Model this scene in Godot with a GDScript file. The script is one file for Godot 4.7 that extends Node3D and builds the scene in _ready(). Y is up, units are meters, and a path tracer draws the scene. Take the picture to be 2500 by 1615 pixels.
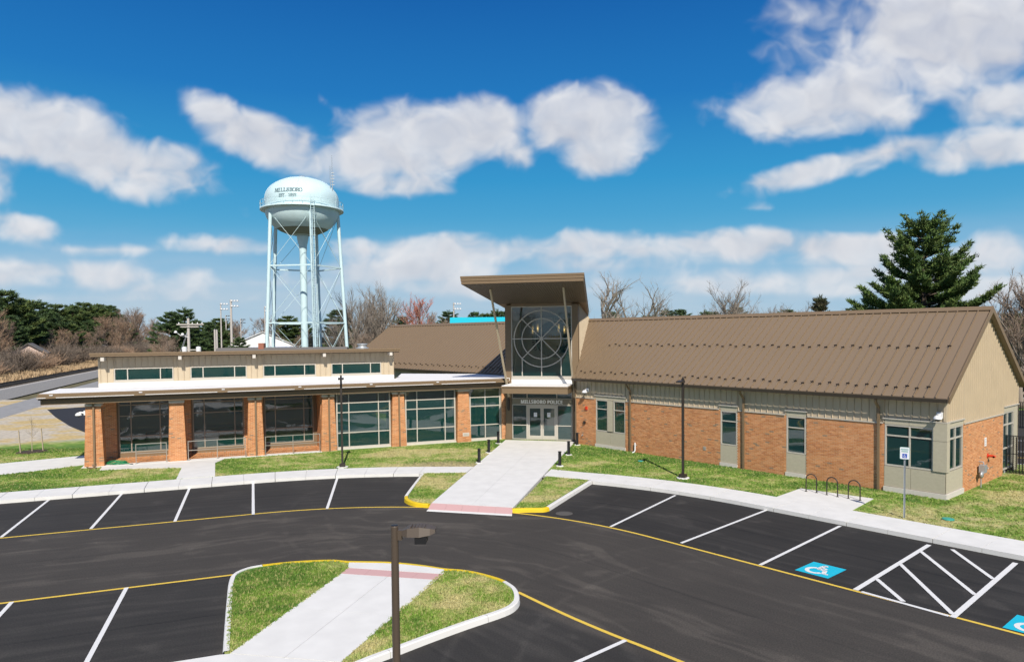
extends Node3D

# ---------------------------------------------------------------- frames
const FLOOR := 0.15                        # finished floor and pavements above the asphalt
const UM := Vector3(0.64881, 0, 0.76095)   # along the long gabled wing, to the right
const UT := Vector3(0.97021, 0, 0.24228)   # along the entrance tower front
const UL := Vector3(0.93042, 0, -0.36650)  # along the porch wing
const CORNER := Vector3(17.276, 0.15, -28.37)
const DOOR := Vector3(1.87, 0.15, -45.452)
const PIER := Vector3(-3.108, 0.15, -45.042)
const CAM_H := 6.9

var mats := {}
var names := {}
var rng := RandomNumberGenerator.new()
var FM: Transform3D
var FT: Transform3D
var FL: Transform3D
var station: Node3D
var box_mesh: ArrayMesh


class MB:
	var v := PackedVector3Array()
	var n := PackedVector3Array()
	var c := PackedColorArray()
	var uv := PackedVector2Array()
	var ix := PackedInt32Array()
	var col := Color.WHITE
	var colored := false

	func quad(a: Vector3, b: Vector3, cc: Vector3, d: Vector3) -> void:
		var nn := (b - a).cross(cc - a)
		if nn.length_squared() < 1e-14:
			nn = (cc - a).cross(d - a)
		nn = nn.normalized()
		var k := v.size()
		v.append(a); v.append(b); v.append(cc); v.append(d)
		for i in 4:
			n.append(nn)
			c.append(col)
		ix.append_array(PackedInt32Array([k, k + 2, k + 1, k, k + 3, k + 2]))

	func tri(a: Vector3, b: Vector3, cc: Vector3) -> void:
		var nn := (b - a).cross(cc - a).normalized()
		var k := v.size()
		v.append(a); v.append(b); v.append(cc)
		for i in 3:
			n.append(nn)
			c.append(col)
		ix.append_array(PackedInt32Array([k, k + 2, k + 1]))

	func hexa(p: Array) -> void:   # p0..p3 bottom ring counter-clockwise from above, p4..p7 top
		quad(p[3], p[2], p[1], p[0])
		quad(p[4], p[5], p[6], p[7])
		for i in 4:
			var j := (i + 1) % 4
			quad(p[i], p[j], p[j + 4], p[i + 4])

	func box(a: Vector3, b: Vector3) -> void:
		hexa([Vector3(a.x, a.y, b.z), Vector3(b.x, a.y, b.z), Vector3(b.x, a.y, a.z), Vector3(a.x, a.y, a.z),
			Vector3(a.x, b.y, b.z), Vector3(b.x, b.y, b.z), Vector3(b.x, b.y, a.z), Vector3(a.x, b.y, a.z)])

	func bar(p: Vector3, q: Vector3, w: float, h: float, up := Vector3.UP) -> void:
		var d := (q - p).normalized()
		var s := d.cross(up)
		if s.length() < 1e-4:
			s = d.cross(Vector3.RIGHT)
		s = s.normalized() * w * 0.5
		var t := s.cross(d).normalized() * h * 0.5
		hexa([p - s - t, q - s - t, q + s - t, p + s - t, p - s + t, q - s + t, q + s + t, p + s + t])

	func tube(pts: Array, rads: Array, sides: int, caps := true) -> void:
		var base := v.size()
		var ref := Vector3(0.31, 0.2, 0.93)
		for i in pts.size():
			var d: Vector3 = (pts[mini(i + 1, pts.size() - 1)] - pts[maxi(i - 1, 0)]).normalized()
			var s := d.cross(ref).normalized()
			if absf(d.dot(ref)) > 0.95:
				s = d.cross(Vector3.UP).normalized()
			var t := s.cross(d).normalized()
			for k in sides:
				var a := TAU * k / sides
				var nn := s * cos(a) + t * sin(a)
				v.append(pts[i] + nn * rads[i])
				n.append(nn)
				c.append(col)
		for i in pts.size() - 1:
			for k in sides:
				var a := base + i * sides + k
				var b := base + i * sides + (k + 1) % sides
				ix.append_array(PackedInt32Array([a, b, b + sides, a, b + sides, a + sides]))
		if caps and sides > 3:
			for e in [0, pts.size() - 1]:
				var o: int = base + e * sides
				var d2: Vector3 = (pts[0] - pts[1]).normalized() if e == 0 else (pts[e] - pts[e - 1]).normalized()
				var k0 := v.size()
				for k in sides:
					v.append(v[o + k])
					n.append(d2)
					c.append(col)
				for k in range(1, sides - 1):
					ix.append_array(PackedInt32Array([k0, k0 + k + 1, k0 + k] if e != 0 else [k0, k0 + k, k0 + k + 1]))

	func lathe(profile: Array, sides: int, at := Vector3.ZERO) -> void:   # profile of Vector2(radius, height), bottom to top
		var base := v.size()
		for i in profile.size():
			var a: Vector2 = profile[maxi(i - 1, 0)]
			var b: Vector2 = profile[mini(i + 1, profile.size() - 1)]
			var sl := (b - a).normalized()
			for k in sides + 1:
				var t := TAU * k / sides
				v.append(at + Vector3(cos(t) * profile[i].x, profile[i].y, sin(t) * profile[i].x))
				n.append(Vector3(cos(t) * sl.y, -sl.x, sin(t) * sl.y).normalized())
				c.append(col)
		for i in profile.size() - 1:
			for k in sides:
				var a := base + i * (sides + 1) + k
				var b := a + sides + 1
				ix.append_array(PackedInt32Array([a, a + 1, b, a + 1, b + 1, b]))

	func prism(poly: PackedVector2Array, y0: float, y1: float, bottom := false) -> void:   # poly in (x, z)
		var p := poly
		if not Geometry2D.is_polygon_clockwise(p):
			p.reverse()
		var t := Geometry2D.triangulate_polygon(p)
		for i in range(0, t.size(), 3):
			var a := Vector3(p[t[i]].x, y1, p[t[i]].y)
			var b := Vector3(p[t[i + 1]].x, y1, p[t[i + 1]].y)
			var d := Vector3(p[t[i + 2]].x, y1, p[t[i + 2]].y)
			if (b - a).cross(d - a).y < 0:
				var e := b
				b = d
				d = e
			tri(a, b, d)
			if bottom:
				tri(Vector3(a.x, y0, a.z), Vector3(d.x, y0, d.z), Vector3(b.x, y0, b.z))
		if y1 - y0 < 1e-4:
			return
		var area := 0.0
		for i in p.size():
			var q0 := p[i]
			var q1 := p[(i + 1) % p.size()]
			area += q0.x * q1.y - q1.x * q0.y
		for i in p.size():
			var q0 := p[i]
			var q1 := p[(i + 1) % p.size()]
			if area > 0:
				var e := q0
				q0 = q1
				q1 = e
			quad(Vector3(q0.x, y0, q0.y), Vector3(q1.x, y0, q1.y), Vector3(q1.x, y1, q1.y), Vector3(q0.x, y1, q0.y))

	func planar_uv(x0: float, z0: float, w: float, h: float) -> void:
		uv.resize(v.size())
		for i in v.size():
			uv[i] = Vector2((v[i].x - x0) / w, (v[i].z - z0) / h)

	func commit() -> ArrayMesh:
		var arr := []
		arr.resize(Mesh.ARRAY_MAX)
		arr[Mesh.ARRAY_VERTEX] = v
		arr[Mesh.ARRAY_NORMAL] = n
		if colored:
			arr[Mesh.ARRAY_COLOR] = c
		if uv.size() == v.size() and v.size():
			arr[Mesh.ARRAY_TEX_UV] = uv
		arr[Mesh.ARRAY_INDEX] = ix
		var m := ArrayMesh.new()
		m.add_surface_from_arrays(Mesh.PRIMITIVE_TRIANGLES, arr)
		return m


func lin(r: float, g: float, b: float) -> Color:
	return Color(r, g, b).linear_to_srgb()


func noise_tex(sd: int, freq: float, lo: float, hi: float, oct := 4, size := 512) -> Texture2D:
	var f := FastNoiseLite.new()
	f.seed = sd
	f.frequency = freq
	f.fractal_octaves = oct
	f.noise_type = FastNoiseLite.TYPE_SIMPLEX_SMOOTH
	var t := NoiseTexture2D.new()
	t.width = size
	t.height = size
	t.seamless = true
	t.noise = f
	var g := Gradient.new()
	g.set_color(0, lin(lo, lo, lo))
	g.set_color(1, lin(hi, hi, hi))
	t.color_ramp = g
	return t


func mat(key: String, col: Color, rough := 0.8, metal := 0.0, grain: Texture2D = null, scale := 1.0) -> StandardMaterial3D:
	var m := StandardMaterial3D.new()
	m.resource_name = key
	m.albedo_color = col
	m.roughness = rough
	m.metallic = metal
	if grain:
		m.albedo_texture = grain
		m.uv1_triplanar = true
		m.uv1_world_triplanar = true
		m.uv1_scale = Vector3(scale, scale, scale)
	mats[key] = m
	return m


func vmat(key: String, rough := 0.85, grain: Texture2D = null, scale := 1.0) -> StandardMaterial3D:
	var m := mat(key, Color.WHITE, rough, 0.0, grain, scale)
	m.vertex_color_use_as_albedo = true
	return m


func numbered(called: String) -> String:
	if not names.has(called):
		names[called] = 0
		return called
	names[called] += 1
	return "%s_%03d" % [called, names[called]]


func thing(called: String, label: String, category: String, at := Vector3.ZERO, turn := 0.0, group := "") -> Node3D:
	var o := Node3D.new()
	o.name = numbered(called)
	add_child(o)
	o.position = at
	o.rotation.y = turn
	o.set_meta("label", label)
	o.set_meta("category", category)
	if group:
		o.set_meta("group", group)
	return o


func copy_thing(src: Node3D, called: String, at: Vector3, turn := 0.0, label := "", scale := Vector3.ONE) -> Node3D:
	var o: Node3D = src.duplicate()
	o.name = numbered(called)
	add_child(o)
	o.transform = Transform3D(Basis(Vector3.UP, turn).scaled_local(scale), at)
	if label:
		o.set_meta("label", label)
	return o


func part(parent: Node, called: String, mesh: Variant, material: Material, xf := Transform3D.IDENTITY) -> MeshInstance3D:
	var o := MeshInstance3D.new()
	o.name = called
	o.mesh = mesh.commit() if mesh is MB else mesh
	o.material_override = material
	o.transform = xf
	parent.add_child(o, true)
	return o


func structure(called: String, label: String, category: String, mesh: Variant, material: Material) -> MeshInstance3D:
	var o := part(self, numbered(called), mesh, material)
	o.set_meta("kind", "structure")
	o.set_meta("label", label)
	o.set_meta("category", category)
	return o


func stuff(o: Node) -> Node:
	o.set_meta("kind", "stuff")
	return o


func flat_box(a: Vector3, b: Vector3) -> MB:
	var m := MB.new()
	m.box(a, b)
	return m


func text_mesh(s: String, size: float, depth: float, serif := false, bold := true) -> TextMesh:
	var t := TextMesh.new()
	var f := SystemFont.new()
	f.font_names = PackedStringArray(["Droid Serif" if serif else "Droid Sans"])
	f.font_weight = 700 if bold else 400
	t.font = f
	t.text = s
	t.font_size = 64
	t.pixel_size = size / 46.0     # cap height of size metres
	t.depth = depth
	t.curve_step = 1.0
	return t


# ---------------------------------------------------------------- camera, sky, sun
func make_view() -> void:
	var cam := Camera3D.new()
	cam.name = "camera"
	add_child(cam)
	cam.transform = Transform3D(Basis(Vector3(0.999953, -0.009641, 0.000327), Vector3(0.009647, 0.999379, -0.033901), Vector3(0, 0.033903, 0.999425)).orthonormalized(), Vector3(0, CAM_H, 0))
	var near := 0.1
	cam.set_frustum(near * 1615.0 / 1746.09, Vector2(0, near * (875.44 - 807.5) / 1746.09), near, 4000.0)
	cam.current = true
	var e := Environment.new()
	e.background_mode = Environment.BG_SKY
	e.tonemap_mode = Environment.TONE_MAPPER_LINEAR
	e.tonemap_exposure = 1.12
	e.sdfgi_enabled = true
	e.ssao_enabled = true
	e.ssil_enabled = true
	e.sky = Sky.new()
	var sm := PanoramaSkyMaterial.new()
	sm.panorama = make_sky()
	sm.energy_multiplier = 0.93
	e.sky.sky_material = sm
	var we := WorldEnvironment.new()
	we.name = "environment"
	we.environment = e
	add_child(we)
	var sun := DirectionalLight3D.new()
	sun.name = "sun"
	sun.light_energy = 1.6
	sun.light_color = Color(1.0, 0.965, 0.91)
	sun.light_angular_distance = 0.5
	sun.shadow_enabled = true
	add_child(sun)
	var to_sun := Vector3(0.164 * 0.749, 0.6626, 0.9865 * 0.749).normalized()
	sun.look_at_from_position(to_sun * 100.0, Vector3.ZERO)


var cloud_fbm := FastNoiseLite.new()
var cloud_low := FastNoiseLite.new()
# centre x, y, radius x, y, slope in degrees, strength; as the photograph lays the clouds out, 1746 px to the radian
const CLOUDS := [
	[110, 318, 245, 98, 14, 1.0], [340, 412, 215, 86, 14, 1.0], [60, 555, 110, 42, 8, 0.9], [10, 440, 70, 70, 0, 0.45],
	[535, 278, 80, 44, 30, 0.7], [690, 362, 200, 62, 18, 1.0], [850, 390, 190, 66, 0, 0.95], [1000, 345, 210, 100, 0, 1.0], [1180, 320, 105, 74, 12, 0.9], [1262, 385, 46, 40, 60, 0.5], [960, 455, 130, 34, 0, 0.6],
	[1468, 305, 168, 98, 0, 1.1], [1455, 385, 92, 50, 0, 0.8],
	[2260, 100, 360, 150, 0, 1.0], [2010, 255, 260, 90, -4, 0.9], [2440, 255, 130, 60, -10, 0.8], [1850, 265, 150, 60, -8, 0.6], [1990, 120, 140, 80, -30, 0.6], [2420, 30, 260, 120, 0, 1.0],
	[2080, 400, 280, 34, -13, 0.85], [2390, 375, 190, 48, -10, 0.85],
	[1150, 612, 330, 42, 0, 0.85], [1700, 600, 420, 44, 0, 0.9], [2060, 608, 280, 40, 0, 0.85], [540, 598, 140, 32, 4, 0.9], [150, 668, 240, 36, 2, 0.75], [2440, 615, 130, 60, -6, 0.8], [490, 663, 70, 16, 0, 0.6],
	[1000, 660, 300, 26, 0, 0.65], [700, 690, 320, 22, 0, 0.5], [2100, 668, 330, 24, 0, 0.6], [1500, 655, 280, 20, 0, 0.55], [250, 610, 160, 16, 0, 0.45], [1780, 690, 430, 34, 0, 0.65], [1300, 700, 300, 26, 0, 0.5], [2400, 700, 200, 34, 0, 0.55], [400, 720, 330, 18, 0, 0.35], [600, 520, 26, 18, 0, 0.3], [1850, 505, 34, 14, 0, 0.3], [825, 275, 36, 16, 40, 0.22],
]


func smooth(a: float, b: float, x: float) -> float:
	var t := clampf((x - a) / (b - a), 0.0, 1.0)
	return t * t * (3.0 - 2.0 * t)


var cloud_grid := PackedFloat32Array()
var sky_ramp := PackedColorArray()
const SKY_STOPS := [[-2.0, Color(0.36, 0.53, 0.66)], [1.5, Color(0.29, 0.51, 0.68)], [4.5, Color(0.17, 0.44, 0.68)], [8.0, Color(0.088, 0.375, 0.63)], [12.0, Color(0.040, 0.300, 0.59)], [18.0, Color(0.018, 0.185, 0.50)], [26.0, Color(0.009, 0.110, 0.385)], [45.0, Color(0.007, 0.090, 0.34)], [91.0, Color(0.006, 0.080, 0.31)]]


func sky_tables() -> void:
	for k in 940:
		var el := -2.0 + k * 0.1
		var base: Color = SKY_STOPS[0][1]
		for i in SKY_STOPS.size() - 1:
			if el >= SKY_STOPS[i][0]:
				base = SKY_STOPS[i][1].lerp(SKY_STOPS[i + 1][1], clampf((el - SKY_STOPS[i][0]) / (SKY_STOPS[i + 1][0] - SKY_STOPS[i][0]), 0, 1))
		sky_ramp.append(base)
	for gy in 70:
		for gx in 172:
			var px := -450.0 + gx * 20.0
			var py := -450.0 + gy * 20.0
			var best := -0.9
			for b in CLOUDS:
				var cs := cos(deg_to_rad(b[4]))
				var sn := sin(deg_to_rad(b[4]))
				var ex: float = ((px - b[0]) * cs + (py - b[1]) * sn) / b[2]
				var ey: float = (-(px - b[0]) * sn + (py - b[1]) * cs) / b[3]
				best = maxf(best, b[5] * (1.15 - ex * ex - ey * ey) if ex * ex + ey * ey < 3.0 else -0.9)
			cloud_grid.append(best)


func sky_at(d: Vector3) -> Color:
	var el := rad_to_deg(asin(clampf(d.y, -1.0, 1.0)))
	if el < -1.0:
		return sky_ramp[0]
	var base := sky_ramp[int((el + 2.0) * 10.0)].lerp(sky_ramp[int((el + 2.0) * 10.0) + 1], fmod((el + 2.0) * 10.0, 1.0))
	# cloud plane coordinates for the sky outside the picture
	var inv := 1.0 / maxf(d.y + 0.06, 0.05)
	var gx := d.x * inv
	var gz := d.z * inv
	var field := 0.0
	var w := 0.0
	if d.z < -0.3:
		var px := 1250.0 + 1746.0 * d.x / -d.z
		var py := 816.0 - 1746.0 * d.y / -d.z - 0.0096 * (px - 1250.0)
		w = smooth(-420.0, -60.0, px) * smooth(2920.0, 2560.0, px) * smooth(-420.0, -60.0, py)
		if w > 0.0:
			var fx := clampf((px + 450.0) / 20.0, 0.0, 170.9)
			var fy := clampf((py + 450.0) / 20.0, 0.0, 68.9)
			var k := int(fy) * 172 + int(fx)
			var u := fx - int(fx)
			field = lerpf(lerpf(cloud_grid[k], cloud_grid[k + 1], u), lerpf(cloud_grid[k + 172], cloud_grid[k + 173], u), fy - int(fy))
			gx = lerpf(gx, px / 420.0, w)
			gz = lerpf(gz, py / 330.0, w)
	if w < 1.0:
		field = lerpf(cloud_low.get_noise_2d(d.x * inv * 60.0, d.z * inv * 60.0) * 1.4 - 0.12, field, w)
	if field < -0.75 and el > 9.6:
		return base
	var wx := cloud_low.get_noise_2d(gx * 190.0, gz * 190.0 + 300.0) * 0.10
	var wz := cloud_low.get_noise_2d(gx * 190.0 + 500.0, gz * 190.0) * 0.10
	var n1 := cloud_fbm.get_noise_2d((gx + wx) * 100.0, (gz + wz) * 100.0)
	var n2 := cloud_fbm.get_noise_2d((gx + wx) * 330.0 + 700.0, (gz + wz) * 330.0)
	var v := field * 0.85 + n1 * 0.78 + n2 * 0.30
	var dens := lerpf(smooth(-0.14, 0.80, v), smooth(0.05, 0.50, v), 0.12) * smooth(-1.0, 1.5, el) * (0.90 + 0.12 * n2)
	# grey bases: thinner cloud above than below means we look at an underside
	var up := cloud_fbm.get_noise_2d((gx + wx) * 100.0, (gz + wz) * 100.0 - 9.0)
	var lit := clampf(0.66 + (n1 - up) * 1.0 + n2 * 0.22 - smooth(0.5, 1.3, v) * 0.15, 0.0, 1.0)
	var cl := Color(0.54, 0.555, 0.615).lerp(Color(0.76, 0.77, 0.80), lit)
	cl = cl.lerp(Color(0.60, 0.67, 0.74), smooth(7.0, 1.0, el) * 0.6)
	# thin haze low over the horizon
	var veil := 0.5 + 0.9 * cloud_fbm.get_noise_2d(gx * 60.0, gz * 240.0 + 90.0)
	base = base.lerp(Color(0.50, 0.60, 0.69), smooth(9.5, 1.0, el) * clampf(0.38 + 0.55 * veil, 0.1, 0.85))
	return base.lerp(cl, dens)


func fill_sky(im: Image, x0: int, y0: int, w: int, h: int, W: int, H: int) -> void:
	for y in h:
		var th := PI * (y0 + y + 0.5) / H
		var sy := cos(th)
		var sr := sin(th)
		for x in w:
			var a := TAU * (x0 + x + 0.5) / W
			im.set_pixel(x, y, sky_at(Vector3(sin(a) * sr, sy, -cos(a) * sr)))


func make_sky() -> Texture2D:
	cloud_fbm.seed = 11
	cloud_fbm.frequency = 0.011
	cloud_fbm.fractal_octaves = 5
	cloud_fbm.noise_type = FastNoiseLite.TYPE_SIMPLEX_SMOOTH
	cloud_low.seed = 5
	cloud_low.frequency = 0.012
	cloud_low.fractal_octaves = 3
	sky_tables()
	var W := 4096
	var H := 2048
	var small := Image.create(512, 256, false, Image.FORMAT_RGBF)
	fill_sky(small, 0, 0, 512, 256, 512, 256)
	small.resize(W, H, Image.INTERPOLATE_CUBIC)
	# the part the photograph shows, at full resolution (azimuth -40 to 40, elevation -2 to 32 degrees); -Z is the image's edge
	var half := int(W * 40.0 / 360.0)
	var y0 := int(H * (90.0 - 32.0) / 180.0)
	var y1 := int(H * 92.0 / 180.0)
	for x0 in [0, W - half]:
		var fine := Image.create(half, y1 - y0, false, Image.FORMAT_RGBF)
		fill_sky(fine, x0, y0, half, y1 - y0, W, H)
		small.blit_rect(fine, Rect2i(0, 0, half, y1 - y0), Vector2i(x0, y0))
	return ImageTexture.create_from_image(small)


# ---------------------------------------------------------------- the lot: concentric lines round one centre
const KC := Vector2(-5.301, -15.617)
const NL := Vector2(-0.36650, -0.93042)
const NR := Vector2(0.76095, -0.64881)
const ARC := 1.2400


func lot(s: float, o: float) -> Vector2:   # s along the kerb line, o outwards from the upper yellow line
	var r := 13.0 + o
	var len := 19.2 * ARC
	if s < 0.0:
		return KC + NL * r + Vector2(UL.x, UL.z) * s
	if s > len:
		return KC + NR * r + Vector2(UM.x, UM.z) * (s - len)
	var a := NL.angle() + ARC * s / len
	return KC + Vector2(cos(a), sin(a)) * r


func lot_o(p: Vector2) -> float:
	var q := p - KC
	if q.dot(Vector2(UL.x, UL.z)) < 0.0 and q.dot(NL) > -20.0 and q.dot(NL) >= q.dot(NR) - 6.0:
		return q.dot(NL) - 13.0
	if q.dot(Vector2(UM.x, UM.z)) > 0.0 and q.dot(NR) > q.dot(NL) - 6.0:
		return q.dot(NR) - 13.0
	return q.length() - 13.0


func lot_s(p: Vector2) -> float:
	var q := p - KC
	if q.dot(Vector2(UL.x, UL.z)) < 0.0 and q.dot(NL) >= q.dot(NR) - 6.0:
		return q.dot(Vector2(UL.x, UL.z))
	if q.dot(Vector2(UM.x, UM.z)) > 0.0:
		return 19.2 * ARC + q.dot(Vector2(UM.x, UM.z))
	return 19.2 * angle_difference(NL.angle(), q.angle())


func P(a: Array) -> PackedVector2Array:
	var r := PackedVector2Array()
	for i in range(0, a.size(), 2):
		r.append(Vector2(a[i], a[i + 1]))
	return r


func ribbon(pts: PackedVector2Array, half: float, y: float) -> MB:
	var m := MB.new()
	for i in pts.size() - 1:
		var d0 := (pts[mini(i + 1, pts.size() - 1)] - pts[maxi(i - 1, 0)]).normalized().orthogonal() * half
		var d1 := (pts[mini(i + 2, pts.size() - 1)] - pts[i]).normalized().orthogonal() * half
		var a := pts[i] - d0
		var b := pts[i] + d0
		var c := pts[i + 1] + d1
		var e := pts[i + 1] - d1
		var q := [Vector3(a.x, y, a.y), Vector3(b.x, y, b.y), Vector3(c.x, y, c.y), Vector3(e.x, y, e.y)]
		if (q[1] - q[0]).cross(q[2] - q[0]).y < 0:
			q.reverse()
		m.quad(q[0], q[1], q[2], q[3])
	return m


func lot_curve(s0: float, s1: float, o: float, step := 0.6) -> PackedVector2Array:
	var r := PackedVector2Array()
	var n := int(ceil((s1 - s0) / step))
	for i in n + 1:
		r.append(lot(s0 + (s1 - s0) * i / n, o))
	return r


func smooth_line(pts: PackedVector2Array, per := 4) -> PackedVector2Array:
	var r := PackedVector2Array()
	for i in pts.size() - 1:
		var a := pts[maxi(i - 1, 0)]
		var d := pts[mini(i + 2, pts.size() - 1)]
		for k in per:
			r.append(pts[i].cubic_interpolate(pts[i + 1], a, d, float(k) / per))
	r.append(pts[pts.size() - 1])
	return r


func kerb_run(parent: Node, called: String, outer: PackedVector2Array, inward: float, y1: float, material: Material, piece := 2.6) -> void:
	# a kerb laid in pieces, rounded on its outer top edge; "inward" is the signed width to the left of the run
	var acc := 0.0
	var run := PackedVector2Array([outer[0]])
	for i in range(1, outer.size()):
		acc += outer[i].distance_to(outer[i - 1])
		run.append(outer[i])
		if acc >= piece or i == outer.size() - 1:
			var m := MB.new()
			for k in run.size() - 1:
				var e0 := run[k]
				var e1 := run[k + 1]
				if k == run.size() - 2:
					e1 = e1 + (e0 - e1).normalized() * 0.008
				var n0 := norm_at(outer, e0) * inward
				var n1 := norm_at(outer, run[k + 1]) * inward
				var lips := [[0.0, -0.03], [0.02, y1 - 0.025], [0.045, y1], [1.0, y1], [1.0, -0.03]]
				for j in lips.size() - 1:
					var t0: float = lips[j][0] if lips[j][0] < 0.5 else absf(inward)
					var t1: float = lips[j + 1][0] if lips[j + 1][0] < 0.5 else absf(inward)
					var a := e0 + n0.normalized() * t0
					var b := e1 + n1.normalized() * t0
					var c := e1 + n1.normalized() * t1
					var d := e0 + n0.normalized() * t1
					var h0: float = lips[j][1]
					var h1: float = lips[j + 1][1]
					if inward < 0:
						m.quad(Vector3(a.x, h0, a.y), Vector3(b.x, h0, b.y), Vector3(c.x, h1, c.y), Vector3(d.x, h1, d.y))
					else:
						m.quad(Vector3(b.x, h0, b.y), Vector3(a.x, h0, a.y), Vector3(d.x, h1, d.y), Vector3(c.x, h1, c.y))
			part(parent, called, m, material)
			acc = 0.0
			run = PackedVector2Array([outer[i]])


func norm_at(line: PackedVector2Array, p: Vector2) -> Vector2:
	var best := 0
	for i in line.size():
		if line[i].distance_squared_to(p) < line[best].distance_squared_to(p):
			best = i
	return (line[mini(best + 1, line.size() - 1)] - line[maxi(best - 1, 0)]).normalized().orthogonal()


var FMI: Transform3D
var FLI: Transform3D
var patch := FastNoiseLite.new()
var patch2 := FastNoiseLite.new()
const LAWN := Rect2(-66, -80, 110, 68)


func dryness(x: float, z: float) -> float:
	var d := 0.38 + patch.get_noise_2d(x * 0.6, z) * 0.95 + patch2.get_noise_2d(x, z) * 0.42
	var pm := FMI * Vector3(x, 0.15, z)
	d += 0.32 * smooth(-2.0, 4.0, pm.x) * smooth(-4.0, 2.0, z + 30.0)
	if pm.x < 0.3 and pm.x > -19.0 and pm.z > 0.0:
		d -= 0.5 * smooth(1.9, 0.2, pm.z) * (0.6 + patch.get_noise_2d(x * 2.0, z * 2.0 + 40.0))
	var pl := FLI * Vector3(x, 0.15, z)
	d += 0.25 * smooth(1.0, 3.0, pl.z) * smooth(-14.0, -6.0, pl.x) * smooth(4.0, 0.0, pl.x)
	if z > -22.0:
		d += 0.18 * smooth(-3.0, -1.0, x) - 0.12 * smooth(-3.0, -5.0, x)
	return clampf(d, 0.0, 1.0)


func lawn_color(x: float, z: float) -> Color:
	var d := dryness(x, z)
	var g := Color(0.075, 0.165, 0.016).lerp(Color(0.17, 0.27, 0.036), clampf(d * 2.0, 0, 1))
	var c := g.lerp(Color(0.42, 0.385, 0.175), smooth(0.42, 1.0, d))
	# straw mulch and bare sandy soil in the field by the side road, and a bald patch by the entrance walk
	var far := smooth(-45.5, -48.0, z + 0.35 * (x + 31.0)) * smooth(-24.0, -29.0, x)
	if far > 0.0:
		var s := patch.get_noise_2d(x * 0.5 + 90.0, z * 0.8) + 0.4 * patch2.get_noise_2d(x * 0.5, z)
		c = c.lerp(Color(0.46, 0.41, 0.33).lerp(Color(0.48, 0.36, 0.16), smooth(-0.1, 0.25, s)), far)
	var bald := smooth(1.5, 0.4, Vector2((x + 3.6) * 0.45, z + 37.1).length() + patch2.get_noise_2d(x * 1.5, z * 1.5) * 0.5)
	return c.lerp(Color(0.36, 0.29, 0.18), bald * 0.8)


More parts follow.
